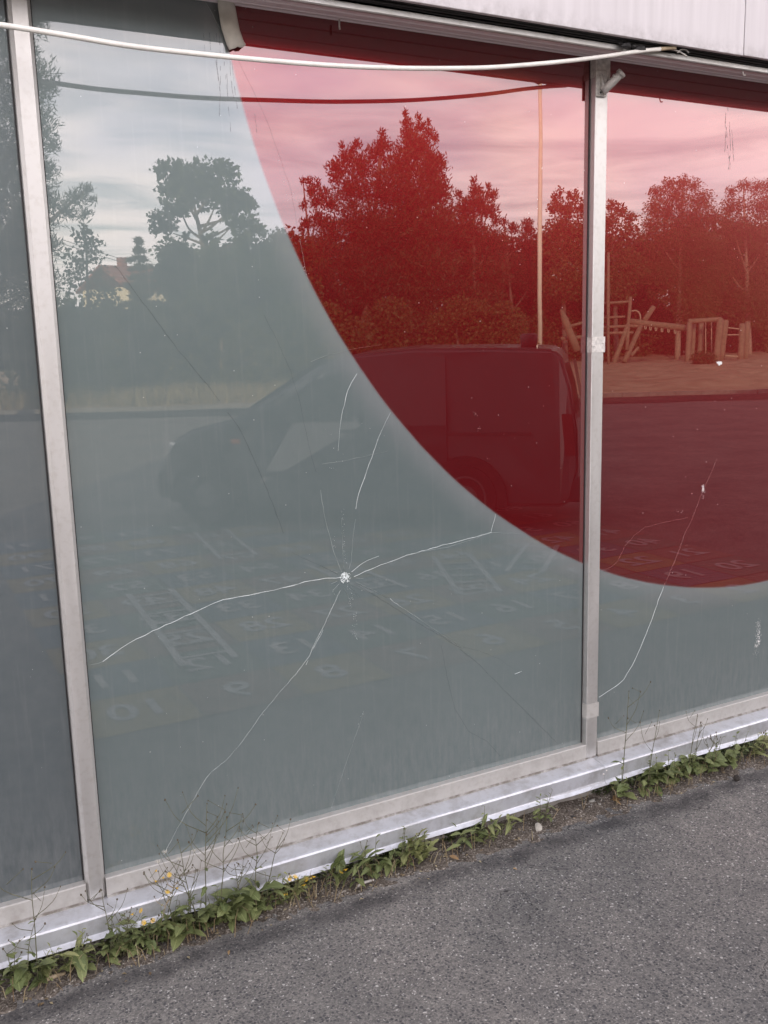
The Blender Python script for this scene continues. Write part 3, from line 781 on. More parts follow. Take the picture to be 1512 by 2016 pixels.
# ------------------------------------------------------------------ things fixed to or hanging on the front
bm = bmesh.new()
cable_pts = smooth_path([(0.2027, -0.2150, 2.5017), (0.3313, -0.2150, 2.5024), (0.4667, -0.2150, 2.4975), (0.6237, -0.2150, 2.4903), (0.7890, -0.2150, 2.4909), (0.9557, -0.2150, 2.4942)] + [(1.1623, -0.2050, 2.5045), (1.3512, -0.2050, 2.5168), (1.5530, -0.2050, 2.5362), (1.7282, -0.2050, 2.5578)] + [(1.9625, -0.2120, 2.5957), (2.1359, -0.2120, 2.6299)] + [(2.2560, -0.2280, 2.6532)] + [(2.3440, -0.2400, 2.6675)], 4)
tag(link('cable', tube_mesh(cable_pts, 0.0066, 8), M['white_cable']), 'thick white cable sagging across the window below the head', 'cable')
tag(link('cable_end', tube_mesh(smooth_path([(2.3440, -0.2400, 2.6675), (2.3747, -0.2400, 2.6732)] + [(2.4072, -0.2430, 2.6776)], 3), 0.0060, 8), M['cable_old']), 'short yellowed cable end tucked under the white panel edge', 'cable')

wv = random.Random(3)
for k, (y, z, r) in enumerate(((-0.2265, 2.679, 0.0042), (-0.2365, 2.6835, 0.0034), (-0.217, 2.6755, 0.0028))):
    pts = [(x, y + wv.uniform(-.002, .002), z + wv.uniform(-.002, .002)) for x in np.linspace(-3.3, 6.0, 46)]
    tag(link('cable', tube_mesh(smooth_path(pts, 2), r, 6), M['black']), 'thin black cable lying along the gap under the white panels', 'cable', 'black cables in the gap under the panels')
# rubber wad where the cables meet
bm = bmesh.new()
cx = [(2.2374, -0.2220, 2.6732)][0]
for k in range(9):
    c = Vector(cx) + Vector((wv.uniform(-.045, .040), wv.uniform(-.012, .008), wv.uniform(-.010, .008)))
    q = bmesh.ops.create_icosphere(bm, subdivisions=1, radius=wv.uniform(.008, .014))
    for v in q['verts']:
        v.co = Vector((v.co.x * 1.7, v.co.y, v.co.z * 0.8)) * wv.uniform(.8, 1.2) + c
tag(link('tape_wad', bm_mesh(bm), M['black']), 'black lump of tape in the cable gap above the bracketed upright', 'tape')
bm = bmesh.new()
tube(bm, smooth_path([(2.3964, -0.2360, 2.6736), (2.4279, -0.2360, 2.6708), (2.4554, -0.2360, 2.6629), (2.4647, -0.2360, 2.6592)], 4), 0.0026, 5)
tube(bm, smooth_path([(2.4217, -0.2380, 2.6650), (2.4347, -0.2380, 2.6757), (2.4573, -0.2380, 2.6782), (2.4713, -0.2380, 2.6704)], 4), 0.0022, 5)
tag(link('wire_scrap', bm_mesh(bm, smooth=True), M['rust_steel']), 'twisted scrap of wire hooked over the head lip', 'wire')

# pale strip hanging down from the head in front of the cracked pane
bm = bmesh.new()
pts_l = [(0.9239, -0.0160, 2.6866), (0.9289, -0.0160, 2.6743), (0.9392, -0.0160, 2.6247), (0.9582, -0.0160, 2.5702)]
pts_r = [(0.9693, -0.0160, 2.6899), (0.9789, -0.0160, 2.6754), (0.9910, -0.0160, 2.6269), (1.0069, -0.0160, 2.5890)]
low = [(0.9582, -0.0160, 2.5702), (0.9642, -0.0160, 2.5722), (0.9748, -0.0160, 2.5761), (0.9825, -0.0160, 2.5809), (0.9869, -0.0160, 2.5787), (0.9974, -0.0160, 2.5799), (1.0069, -0.0160, 2.5890)]
cols = []
n = 12
for k in range(n + 1):
    t = k / n
    def at(pts):
        q = t * (len(pts) - 1); i = min(int(q), len(pts) - 2); return Vector(pts[i]).lerp(Vector(pts[i + 1]), q - i)
    l, r = at(pts_l), at(pts_r)
    row = []
    for j in range(7):
        p = l.lerp(r, j / 6)
        if k == n: p = Vector(low[j])
        p.y = -0.012 - 0.004 * math.sin(math.pi * j / 6) - 0.030 * (1 - t) ** 2 - (0.006 if k == n else 0)
        row.append(p)
    cols.append(row)
fv = [[bm.verts.new(p) for p in row] for row in cols]
bv = [[bm.verts.new(p + Vector((0, 0.005, 0))) for p in row] for row in cols]
for k in range(n):
    for j in range(6):
        bm.faces.new((fv[k][j], fv[k + 1][j], fv[k + 1][j + 1], fv[k][j + 1])); bm.faces.new((bv[k][j], bv[k][j + 1], bv[k + 1][j + 1], bv[k + 1][j]))
    bm.faces.new((fv[k][0], bv[k][0], bv[k + 1][0], fv[k + 1][0])); bm.faces.new((fv[k][6], fv[k + 1][6], bv[k + 1][6], bv[k][6]))
for j in range(6):
    bm.faces.new((fv[n][j], bv[n][j], bv[n][j + 1], fv[n][j + 1])); bm.faces.new((fv[0][j], fv[0][j + 1], bv[0][j + 1], bv[0][j]))
tag(link('hanging_strip', bm_mesh(bm, smooth=True), M['strip']), 'bent pale strip with torn end hanging over the edge of the red disc', 'strip')
tag(link('hook', tube_mesh(smooth_path([(1.2945, -0.0300, 2.6869), (1.2939, -0.0300, 2.6703), (1.2951, -0.0300, 2.6594)], 3), 0.0028, 6), M['steel']), 'tiny metal hook under the window head near the strip', 'hook')
tag(link('hook', tube_mesh(smooth_path([(2.7660, -0.2000, 2.6530), (2.7717, -0.2000, 2.6403), (2.7817, -0.2000, 2.6413)], 3), 0.0022, 6), M['rust_steel']), 'tiny wire hook under the head lip beyond the upright', 'hook')

# flag pole socket screwed to the top of the upright
FB = thing('flag_socket', 'grey metal flag holder tilted up from the top of the upright', 'flag holder', (2.268, -0.033, 2.612))
FB.scale = (.82, .82, .82)
bm = bmesh.new()
q = box(bm, -0.008, 0.050, -0.006, 0.0, -0.062, 0.040); bevel(bm, 0.004, 2)
pl = link('base_plate', bm_mesh(bm), M['rust_steel'], FB, rot=(0, 0, R(0)), loc=(-0.012, 0, 0))
for zz in (0.018, -0.046):
    bm = bmesh.new(); bmesh.ops.create_uvsphere(bm, u_segments=8, v_segments=6, radius=0.005)
    link('screw', bm_mesh(bm, smooth=True), M['black'], pl, loc=(0.016, -0.006, zz))
ax = Vector((0.62, -0.45, 0.70)).normalized()
p0 = Vector((0.010, -0.012, -0.044))
link('socket', tube_mesh([p0, p0 + ax * 0.055, p0 + ax * 0.075, p0 + ax * 0.098], [0.0175, 0.0175, 0.0165, 0.0165], 14), M['steel'], FB)
link('collar', tube_mesh([p0 + ax * 0.092, p0 + ax * 0.104], [0.0205, 0.0205], 14), M['steel'], FB)
link('wing_screw', tube_mesh([p0 + ax * 0.062, p0 + ax * 0.062 + Vector((-0.012, -0.014, 0.016))], [0.006, 0.0075], 8), M['steel'], FB)
link('web', tube_mesh([(0.004, -0.004, 0.024), (0.012, -0.012, -0.020), (0.022, -0.014, -0.050)], [0.008, 0.010, 0.008], 6), M['rust_steel'], FB)

# ------------------------------------------------------------------ weeds along the foot of the wall
def weed_mat(name, a, b):
    t = NT(name)
    oi = t.n('ShaderNodeObjectInfo')
    f = t.math('ADD', t.math('MULTIPLY', oi.outputs['Random'], 0.65), t.math('MULTIPLY', t.noise(30, 4), 0.35))
    col = t.ramp(f, ((0.15, a), (0.85, b)))
    sep = t.n('ShaderNodeSeparateXYZ'); t.l(t.co(), sep.inputs[0])
    rib = t.math('LESS_THAN', t.math('ABSOLUTE', sep.outputs[1]), 0.012)
    col = t.mix(t.math('MULTIPLY', rib, 0.45), col, tuple(min(1, x * 1.8) for x in b))
    t.set(base=col, rough=0.5, spec=0.4)
    tr = t.n('ShaderNodeBsdfTranslucent'); t.l(col, tr.inputs['Color'])
    mx = t.n('ShaderNodeMixShader'); mx.inputs[0].default_value = 0.25
    out = t.t.nodes['Material Output']
    t.l(t.b.outputs[0], mx.inputs[1]); t.l(tr.outputs[0], mx.inputs[2]); t.l(mx.outputs[0], out.inputs['Surface'])
    t.bump(t.noise(12, 4), 0.25, 0.05)
    return t.m
M['weed'] = weed_mat('weed leaf', (0.115, 0.150, 0.055), (0.225, 0.255, 0.105))
M['weed_pale'] = weed_mat('pale weed leaf', (0.19, 0.22, 0.085), (0.31, 0.32, 0.14))
M['weed_dry'] = weed_mat('dry leaf', (0.20, 0.115, 0.055), (0.33, 0.22, 0.11))
M['stem'] = simple('weed stem', (0.105, 0.105, 0.055), 0.7, 0, 0.3, 40)
M['dry_stem'] = simple('dry stem', (0.33, 0.265, 0.175), 0.8, 0, 0.2, 40)
M['bud'] = simple('brown bud', (0.085, 0.070, 0.045), 0.8, 0, 0.3, 80)
M['yellow'] = simple('yellow petals', (0.62, 0.40, 0.035), 0.6, 0, 0.15, 60)
M['fluff'] = simple('seed fluff', (0.50, 0.48, 0.42), 0.9, 0, 0.15, 90)

def leaf_mesh(kind, seed):
    r = random.Random(seed)
    n = 7
    prof = {'ovate': [0.04, .16, .235, .25, .215, .13, 0.0], 'lance': [0.03, .10, .145, .15, .13, .08, 0.0], 'lobed': [0.04, .10, .22, .14, .30, .20, 0.0], 'round': [0.05, .22, .31, .32, .28, .17, 0.0], 'toothed': [0.04, .19, .17, .24, .16, .13, 0.0]}[kind]
    bm = bmesh.new(); rows = []
    curl = r.uniform(0.15, 0.5)
    for i in range(n):
        t = i / (n - 1)
        z = 0.10 * t - curl * t * t
        w = prof[i] * r.uniform(0.88, 1.12)
        cup = w * 0.35
        a = r.uniform(-.02, .02)
        rows.append([bm.verts.new((t, s * w + a * (s != 0), z + abs(s) * cup * (1 if i < n - 2 else .3) + r.uniform(-.015, .015))) for s in (-1, 0, 1)])
    for a, b in zip(rows[:-1], rows[1:-1]):
        for j in (0, 1): bm.faces.new((a[j], a[j + 1], b[j + 1], b[j]))
    a, tip = rows[-2], rows[-1][1]
    bm.faces.new((a[0], a[1], tip)); bm.faces.new((a[1], a[2], tip))
    for k in (0, 2): bm.verts.remove(rows[-1][k])
    me = bpy.data.meshes.new('leaf'); bm.normal_update(); bm.to_mesh(me); bm.free()
    for p in me.polygons: p.use_smooth = True
    return me
LEAF = {}
def get_leaf(kind, mat, v):
    k = (kind, mat, v)
    if k not in LEAF:
        LEAF[k] = leaf_mesh(kind, hash((kind, v)) % 1000 if False else v * 17 + len(kind)); LEAF[k].materials.append(M[mat])
    return LEAF[k]
def bud_mesh(r, squash=1.5, mat='bud'):
    bm = bmesh.new(); bmesh.ops.create_icosphere(bm, subdivisions=1, radius=r)
    for v in bm.verts: v.co.z *= squash
    me = bm_mesh(bm, smooth=True); me.materials.append(M[mat]); return me
BUD = bud_mesh(0.0019, 1.7); BUD_BIG = bud_mesh(0.0030, 1.4)
def flower_mesh():
    bm = bmesh.new()
    for k in range(11):
        a = 6.283 * k / 11
        vs = [bm.verts.new((q * math.cos(a + o), q * math.sin(a + o), z)) for q, o, z in ((.0015, 0, .001), (.006, .22, .002), (.0085, 0, .0015), (.006, -.22, .002))]
        bm.faces.new(vs)
    bmesh.ops.create_icosphere(bm, subdivisions=1, radius=0.003)
    me = bm_mesh(bm); me.materials.append(M['yellow']); return me
FLOWER = flower_mesh()
def fluff_mesh():
    bm = bmesh.new(); r = random.Random(2)
    for k in range(16):
        a = 6.283 * k / 16; e = r.uniform(.2, 1.0)
        d = Vector((math.cos(a) * math.cos(e), math.sin(a) * math.cos(e), math.sin(e)))
        tube(bm, [(0, 0, 0), d * 0.011], [.0006, .0003], 3, False)
    me = bm_mesh(bm); me.materials.append(M['fluff']); return me
FLUFF = fluff_mesh()

wr = random.Random(21)
def weed(label, cat, xy, leaf='ovate', n=8, L=(0.03, 0.06), mat='weed', elev=(5, 55), stems=(), group='weeds at the foot of the wall', spread=0.02, name='weed', shoots=None):
    xy = (xy[0], min(xy[1], -0.128))
    t = thing(name, label, cat, (xy[0], xy[1], 0.004), 0, group)
    for k in range(int(n * 1.35)):
        az = wr.uniform(0, 6.283)
        if xy[1] + math.sin(az) * .06 > -0.105 and wr.random() < .85: az = -az          # leaves cannot grow into the sheet
        el = R(wr.uniform(*elev)); ln = wr.uniform(*L)
        ln *= wr.uniform(.65, 1.35); ox, oy = wr.uniform(-spread, spread) * 1.3, wr.uniform(-spread * .6, spread * .6)
        link('leaf', get_leaf(leaf, mat, wr.randrange(4)), None, t, loc=(ox, oy, wr.uniform(0.008, 0.045 + .5 * ln)), rot=(wr.uniform(-.5, .5), -el, az), scale=(ln, ln * wr.uniform(.8, 1.1), ln))
    # short leafy shoots standing among the lower leaves
    for k in range(shoots if shoots is not None else wr.choice((2, 3, 4))):
        sx, hh, slx = wr.uniform(-.05, .05), wr.uniform(.06, .15), wr.uniform(-.03, .03)
        sp_ = [Vector((sx + slx * q ** 1.5, -.012 * q, hh * q)) for q in (0, .33, .66, 1)]
        bm = bmesh.new(); tube(bm, smooth_path(sp_, 2), [.0013, .0012, .0011, .0010, .0009, .0008, .0006], 4)
        link('stem', bm_mesh(bm, smooth=True), M['stem'], t)
        m_ = wr.randint(5, 8)
        for j in range(m_):
            q = .15 + .85 * j / (m_ - 1); ln = wr.uniform(.016, .034) * (1.15 - .5 * q)
            az = wr.choice((0, math.pi)) + wr.uniform(-.9, .5) if wr.random() < .8 else -1.6
            link('leaf', get_leaf(wr.choice(('lance', leaf)), mat, wr.randrange(4)), None, t, loc=(sx + slx * q ** 1.5, -.012 * q, hh * q), rot=(wr.uniform(-.4, .4), -R(wr.uniform(15, 70)), az), scale=(ln, ln, ln))
    for st in stems:
        h, lx, ly = st['h'], st.get('lx', 0), st.get('ly', 0)
        sm = M[st.get('mat', 'stem')]
        ox = st.get('ox', 0)
        base = Vector((ox, 0, 0))
        pts = [base + Vector((lx * q ** 1.6 + wr.uniform(-.003, .003), -.02 * q + ly * q ** 1.6, h * q)) for q in np.linspace(0, 1, 7)]
        bm = bmesh.new()
        tube(bm, smooth_path(pts, 2), [st.get('r', .0019) * (1 - 0.6 * i / 12) for i in range(13)], 5)
        ends = [pts[-1]]
        for b in range(st.get('br', 3)):
            q = wr.uniform(0.45, 0.92); i = int(q * 6); p = pts[i].lerp(pts[min(i + 1, 6)], q * 6 - i)
            dz = wr.uniform(.25, .6) * h * (1 - q * .55); dx = wr.choice((-1, 1)) * wr.uniform(.12, .35) * h * .8
            e = p + Vector((dx, wr.uniform(-.01, .01), dz))
            tube(bm, smooth_path([p, p.lerp(e, .5) + Vector((dx * .18, 0, -dz * .05)), e], 3), [.0011, .0010, .0009, .0008, .0007, .0006, .0006], 4)
            ends.append(e)
            if wr.random() < .6:
                e2 = p.lerp(e, .6) + Vector((-dx * .45, 0, dz * .3)); tube(bm, [p.lerp(e, .6), e2], [.0008, .0005], 4); ends.append(e2)
        so = link('stem', bm_mesh(bm, smooth=True), sm, t)
        head = st.get('head', 'bud')
        for e in ends:
            if head == 'bud': link('bud', BUD if wr.random() < .7 else BUD_BIG, None, so, loc=e, rot=(wr.uniform(-.4, .4), wr.uniform(-.4, .4), 0))
            elif head == 'flower': link('flower', FLOWER if wr.random() < .75 else BUD_BIG, None, so, loc=e, rot=(wr.uniform(.2, 1.0), wr.uniform(-.5, .5), wr.uniform(0, 6)), scale=(1, 1, 1))
            elif head == 'fluff': link('seed_head', FLUFF, None, so, loc=e)
        for q, ln in st.get('leaves', ()):
            i = min(int(q * 6), 5); p = pts[i].lerp(pts[i + 1], q * 6 - i)
            link('leaf', get_leaf(st.get('lk', 'lance'), st.get('lm', mat), wr.randrange(4)), None, t, loc=p, rot=(wr.uniform(-.4, .4), -R(wr.uniform(15, 60)), wr.uniform(math.pi, 2 * math.pi)), scale=(ln, ln, ln))
    return t

weed('broad leaved weed with a tall budding stem at the left end of the sill', 'weed', (0.2113, -0.0840), 'ovate', 11, (.035, .06), 'weed', stems=[dict(h=.36, lx=.012, br=5, leaves=((.25, .035), (.4, .03), (.55, .02))), dict(h=.21, ox=-.03, lx=.04, br=3), dict(h=.15, ox=-.05, lx=-.03, br=2)])
weed('weed with two large oval leaves drooping onto the grit', 'weed', (0.3306, -0.1091), 'ovate', 6, (.055, .085), 'weed', (-20, 15), stems=[dict(h=.12, lx=.02, br=2, lm='weed_pale', leaves=((.5, .035), (.75, .03)), lk='ovate')])
weed('thin wiry weed with small buds below the plain upright', 'weed', (0.4205, -0.0732), 'lobed', 9, (.025, .045), 'weed', stems=[dict(h=.24, lx=-.02, br=4), dict(h=.16, ox=.03, lx=.03, br=3)])
weed('yellow flowered weed low against the drip edge', 'weed', (0.4952, -0.0552), 'lobed', 12, (.03, .05), 'weed', stems=[dict(h=.13, lx=-.03, br=2, head='flower'), dict(h=.11, ox=.04, lx=.02, br=2, head='flower')])
weed('tangle of leafy weed with arching pale stems', 'weed', (0.5783, -0.0689), 'ovate', 13, (.03, .055), 'weed', stems=[dict(h=.26, lx=.05, br=5), dict(h=.20, ox=-.03, lx=.07, br=3, mat='dry_stem'), dict(h=.22, ox=.03, lx=-.05, br=3, head='flower')])
weed('tallest weed of the clump with a crowd of buds before the glass', 'weed', (0.6996, -0.0196), 'ovate', 14, (.04, .07), 'weed', stems=[dict(h=.42, lx=.02, br=9, leaves=((.2, .06), (.35, .05), (.5, .03))), dict(h=.33, ox=-.04, lx=-.03, br=4), dict(h=.36, ox=.05, lx=.03, br=6), dict(h=.30, ox=-.02, lx=-.09, br=2, head='fluff')])
weed('weed with large toothed leaves beside the tallest clump', 'weed', (0.7762, -0.0139), 'toothed', 12, (.05, .085), 'weed', (0, 60), stems=[dict(h=.20, lx=.06, br=3)])
weed('upright leafy weed with a twiggy top in front of the sill', 'weed', (0.8631, 0.0004), 'lobed', 10, (.045, .075), 'weed', (15, 75), stems=[dict(h=.31, lx=.01, br=6, leaves=((.3, .05), (.5, .045), (.65, .03))), dict(h=.26, ox=.03, lx=.06, br=4)])
weed('small pale green ragwort dotted with yellow flowers', 'weed', (1.0023, -0.0806), 'lobed', 22, (.025, .045), 'weed_pale', (20, 85), stems=[dict(h=.10, lx=-.01, br=3, head='flower'), dict(h=.08, ox=.03, lx=.02, br=2, head='flower'), dict(h=.05, ox=-.02, lx=-.03, br=1, head='flower')], spread=.03)
weed('weed with one long upright leaf next to the ragwort', 'weed', (1.1358, -0.0776), 'lance', 7, (.06, .10), 'weed', (25, 85), stems=[dict(h=.07, lx=.03, br=1, head='flower')])
weed('low spreading weed with a tall narrow leaf spike', 'weed', (1.2358, -0.0802), 'lance', 12, (.05, .09), 'weed', (5, 70), stems=[dict(h=.15, lx=.01, br=1, leaves=((.5, .06), (.8, .045)))], spread=.04)
weed('dark low weed hugging the drip edge mid sill', 'weed', (1.3355, -0.0590), 'ovate', 15, (.025, .045), 'weed', (0, 40), spread=.04)
weed('bushy upright weed with rounded scalloped leaves', 'weed', (1.4420, -0.0539), 'toothed', 18, (.035, .06), 'weed_pale', (15, 80), stems=[dict(h=.12, lx=.0, br=2, lk='toothed', leaves=((.4, .05), (.6, .05), (.75, .045), (.9, .04), (1.0, .035)))], spread=.03)
weed('dense tuft of grass and plantain leaves', 'grass tuft', (1.6818, -0.0890), 'lance', 26, (.03, .06), 'weed', (8, 75), spread=.06, name='grass_tuft')
weed('sprawling plantain with leaves lying to the side of the tuft', 'weed', (1.7872, -0.1104), 'lance', 8, (.04, .065), 'weed_pale', (0, 35), spread=.04)
weed('sparse dry weed below the dented drip edge', 'weed', (1.9863, -0.0924), 'lance', 6, (.03, .05), 'weed', (0, 40), stems=[dict(h=.09, lx=.0, br=0), dict(h=.05, ox=.03, lx=.02, br=3, mat='dry_stem', head='none')])
weed('tall weed with one long leaf crossing the foot of the bracketed upright', 'weed', (2.3516, -0.0735), 'ovate', 13, (.035, .065), 'weed', (0, 60), stems=[dict(h=.44, lx=.005, br=4, r=.0021, leaves=((.32, .075), (.38, .04))), dict(h=.05, ox=-.02, lx=-.03, br=0)])
weed('slender straight stemmed weed among broad leaves', 'weed', (2.4830, -0.0924), 'ovate', 14, (.04, .065), 'weed', (-5, 45), stems=[dict(h=.33, lx=.03, br=2, leaves=((.2, .03), (.5, .018))) ], spread=.035)
weed('broad leaved nettle like clump with an orange tipped leaf', 'weed', (2.5715, -0.1201), 'toothed', 15, (.045, .07), 'weed', (-10, 40), spread=.045)
weed('weed with a pair of thin stems and pale seed heads', 'weed', (2.6969, -0.1178), 'ovate', 13, (.04, .06), 'weed', (-5, 45), stems=[dict(h=.27, lx=.02, br=2), dict(h=.23, ox=.03, lx=.01, br=3)], spread=.04)
weed('wide low weed with arching branched stems', 'weed', (2.8107, -0.1437), 'round', 14, (.03, .055), 'weed', (-5, 50), stems=[dict(h=.16, lx=-.06, br=4), dict(h=.18, ox=.02, lx=-.02, br=4)], spread=.04)
weed('glossy round leaved weed at the edge of the paving', 'weed', (2.9305, -0.1398), 'round', 13, (.04, .06), 'weed', (-5, 40), spread=.04)
weed('yellowing weed with a dry reddish stalk at the right end', 'weed', (3.0831, -0.1419), 'lance', 12, (.04, .06), 'weed_pale', (5, 60), stems=[dict(h=.14, lx=.08, br=1, mat='dry_stem', head='none'), dict(h=.10, lx=.02, br=2)], spread=.04)
weed('small rosette weed on the grit below the ragwort', 'weed', (0.9133, -0.0614), 'lance', 9, (.03, .05), 'weed', (0, 40), spread=.03)
weed('low weed under the thin wiry stems', 'weed', (0.4477, -0.1052), 'ovate', 9, (.025, .045), 'weed', (-5, 40), spread=.03)
weed('leafy weed at the very corner of the sill', 'weed', (0.1330, -0.0788), 'round', 10, (.035, .06), 'weed', (0, 50), spread=.04)
weed('small weed filling the gap beside the scalloped one', 'weed', (1.3807, -0.0632), 'ovate', 12, (.025, .045), 'weed', (0, 60), spread=.03)
weed('round leaved weed between the nettle like clump and the stems', 'weed', (2.6266, -0.1275), 'round', 10, (.03, .05), 'weed', (-5, 45), spread=.035)

weed('leafy weed thick behind the low yellow flowers', 'weed', (0.5286, -0.0631), 'lance', 16, (.04, .07), 'weed', (15, 85), spread=.05, shoots=5)
weed('thick leafy weed at the foot of the tall budding stems', 'weed', (0.6430, -0.0296), 'ovate', 16, (.04, .075), 'weed', (10, 85), stems=[dict(h=.22, lx=.03, br=4, leaves=((.3, .05), (.45, .045), (.6, .035)))], spread=.05, shoots=5)
weed('leafy weed leaning on the sill beside the twiggy one', 'weed', (0.8137, -0.0132), 'ovate', 16, (.045, .08), 'weed', (15, 85), stems=[dict(h=.20, lx=-.02, br=3, leaves=((.3, .06), (.5, .05), (.7, .04)))], spread=.05, shoots=5)
weed('pale shoots growing from the grit left of the plain upright', 'weed', (0.2880, -0.0846), 'lance', 10, (.03, .055), 'weed_pale', (10, 80), spread=.05, shoots=5)
# low ground cover nobody could count
pr = random.Random(8)
gv, gf = [], []
patches = [(0.1721, -0.0690), (0.4424, -0.0749), (0.5966, -0.0708), (0.7535, -0.0322), (0.8888, -0.0342), (1.0350, -0.0664), (1.2424, -0.0591), (1.3610, -0.0555), (1.6507, -0.0706), (2.3600, -0.0930), (2.5459, -0.1048), (2.6969, -0.1178), (2.8808, -0.1319), (3.0874, -0.1330)]
for k in range(3200):
    px_, py_ = pr.choice(patches)
    x = px_ + pr.gauss(0, .07); y = max(-0.21, min(-0.065, py_ + .03 + pr.gauss(0, .022)))
    a = pr.uniform(0, 6.283); ln = pr.uniform(.010, .034); w = ln * pr.uniform(.2, .4); e = pr.uniform(-.1, 1.2)
    if k % 6 == 0: ln *= 2.6; w = .0022; e = pr.uniform(.5, 1.3)
    z = pr.uniform(.006, .055)
    dx, dy, dz = math.cos(a) * math.cos(e), math.sin(a) * math.cos(e), math.sin(e)
    i0 = len(gv)
    gv += [(x, y, z), (x + dx * ln * .5 - dy * w, y + dy * ln * .5 + dx * w, z + dz * ln * .6 + w * .3), (x + dx * ln, y + dy * ln, z + dz * ln * .8), (x + dx * ln * .5 + dy * w, y + dy * ln * .5 - dx * w, z + dz * ln * .6 + w * .3)]
    gf.append((i0, i0 + 1, i0 + 2, i0 + 3))
M['cover'] = leaf_material('ground cover leaves', (0.060, 0.082, 0.034), (0.11, 0.14, 0.06), (0.18, 0.20, 0.095))
tag(link('ground_cover', arr_mesh('ground_cover', gv, gf), M['cover']), kind='stuff')

# dry blades and crumbled leaf litter in the joint
gv, gf = [], []
for k in range(420):
    px_, py_ = pr.choice(patches)
    x = px_ + pr.gauss(0, .12); y = max(-0.235, min(-0.115, -.15 + pr.gauss(0, .03)))
    a = pr.uniform(0, 6.283); i0 = len(gv)
    if k < 230:
        ln = pr.uniform(.03, .11); lx, ly = pr.gauss(0, .35), -abs(pr.gauss(0, .2)); w = pr.uniform(.0007, .0014)
        mx_, my_ = x + lx * ln * .4, y + ly * ln * .4
        gv += [(x - w, y, .008), (x + w, y, .008), (mx_ + w, my_, .008 + ln * .6), (mx_ - w, my_, .008 + ln * .6), (x + lx * ln * 1.1 + w * .3, y + ly * ln, .008 + ln * .9), (x + lx * ln * 1.1 - w * .3, y + ly * ln, .008 + ln * .9)]
        gf += [(i0, i0 + 1, i0 + 2, i0 + 3), (i0 + 3, i0 + 2, i0 + 4, i0 + 5)]
    else:
        r = pr.uniform(.003, .009); y -= pr.uniform(0, .03); z = .012 if y > -.2 else .003
        gv += [(x + r * math.cos(a), y + r * math.sin(a), z), (x + r * .5 * math.cos(a + 1.5), y + r * .5 * math.sin(a + 1.5), z + r * .4), (x - r * math.cos(a), y - r * math.sin(a), z + .001), (x - r * .5 * math.cos(a + 1.7), y - r * .5 * math.sin(a + 1.7), z + r * .3)]
        gf.append((i0, i0 + 1, i0 + 2, i0 + 3))
M['litter'] = leaf_material('dry litter', (0.16, 0.105, 0.06), (0.27, 0.21, 0.12), (0.38, 0.33, 0.21), 0.15)
tag(link('litter', arr_mesh('litter', gv, gf), M['litter']), kind='stuff')

# grit, crumbs and loose stones
def stone_mesh(r, seed, flat=0.6):
    q = random.Random(seed); bm = bmesh.new(); bmesh.ops.create_icosphere(bm, subdivisions=2, radius=r)
    for v in bm.verts:
        v.co *= q.uniform(.80, 1.15); v.co.z *= flat
    return bm_mesh(bm)
bm = bmesh.new()
for k in range(900):
    x = pr.uniform(-.6, 4.0); y = -0.07 - abs(pr.gauss(0, .085)) if k < 800 else pr.uniform(-1.3, -.2)
    r = pr.uniform(.0012, .0042) if k < 800 else pr.uniform(.001, .0028)
    q = bmesh.ops.create_icosphere(bm, subdivisions=1, radius=r)
    sx, sy, sz = pr.uniform(.7, 1.4), pr.uniform(.7, 1.4), pr.uniform(.45, .9)
    for v in q['verts']: v.co = Vector((v.co.x * sx + x, v.co.y * sy + y, v.co.z * sz + (.012 if y > -.17 else .001)))
M['grit'] = leaf_material('grit', (0.07, 0.065, 0.06), (0.14, 0.13, 0.12), (0.27, 0.26, 0.245), 0.0)
tag(link('grit', bm_mesh(bm), M['grit']), kind='stuff')
M['pale_stone'] = simple('pale mortar', (0.36, 0.34, 0.30), 0.9, 0, 0.2, 60, 0.4)
M['grey_stone'] = simple('grey stone', (0.24, 0.235, 0.21), 0.9, 0, 0.25, 60, 0.4)
x, y = (1.9361, -0.1526)
bm = bmesh.new()
bmesh.ops.create_icosphere(bm, subdivisions=2, radius=.024)
for v in bm.verts:
    v.co = Vector((v.co.x * .62 * pr.uniform(.85, 1.15), v.co.y * pr.uniform(.85, 1.1) * .9, v.co.z * .42))
tag(link('mortar_chip', bm_mesh(bm), M['pale_stone'], loc=(x, y, .010), rot=(.35, .2, -.5)), 'pale flat chip of mortar lying where grit meets the asphalt', 'stone')
x, y = (2.2279, -0.1000)
tag(link('stone', stone_mesh(.011, 4), M['grey_stone'], loc=(x, y, .012), scale=(1.3, .8, 1)), 'light grey pebble below the foot of the bracketed upright', 'stone')
x, y = (2.2395, -0.1300)
tag(link('stone', stone_mesh(.006, 5), M['grey_stone'], loc=(x, y, .010)), 'small pebble just right of the larger grey one', 'stone')
x, y = (2.0948, -0.1521)
tag(link('stone', stone_mesh(.009, 9), M['black'], loc=(x, y, .008), scale=(1.2, .8, .8)), 'black crumb of tar on the grit near the upright', 'stone')
x, y = (2.8452, -0.2426)
bm = bmesh.new(); bmesh.ops.create_icosphere(bm, subdivisions=3, radius=.013)
for v in bm.verts: v.co *= 1 + .16 * math.sin(v.co.z * 900) * math.sin(math.atan2(v.co.y, v.co.x) * 7)
M['cone'] = simple('dark cone', (0.028, 0.023, 0.02), 0.9, 0, 0.3, 90)
tag(link('alder_cone', bm_mesh(bm), M['cone'], loc=(x, y, .011)), 'small dark alder cone alone on the asphalt at right', 'cone')
x, y = (0.2524, -0.1325)
tag(link('stick', tube_mesh([(x - .028, y - .004, .012), (x, y, .014), (x + .034, y + .003, .012)], [.006, .007, .005], 6), M['dry_stem']), 'short pale stick lying between the leaves at left', 'stick')
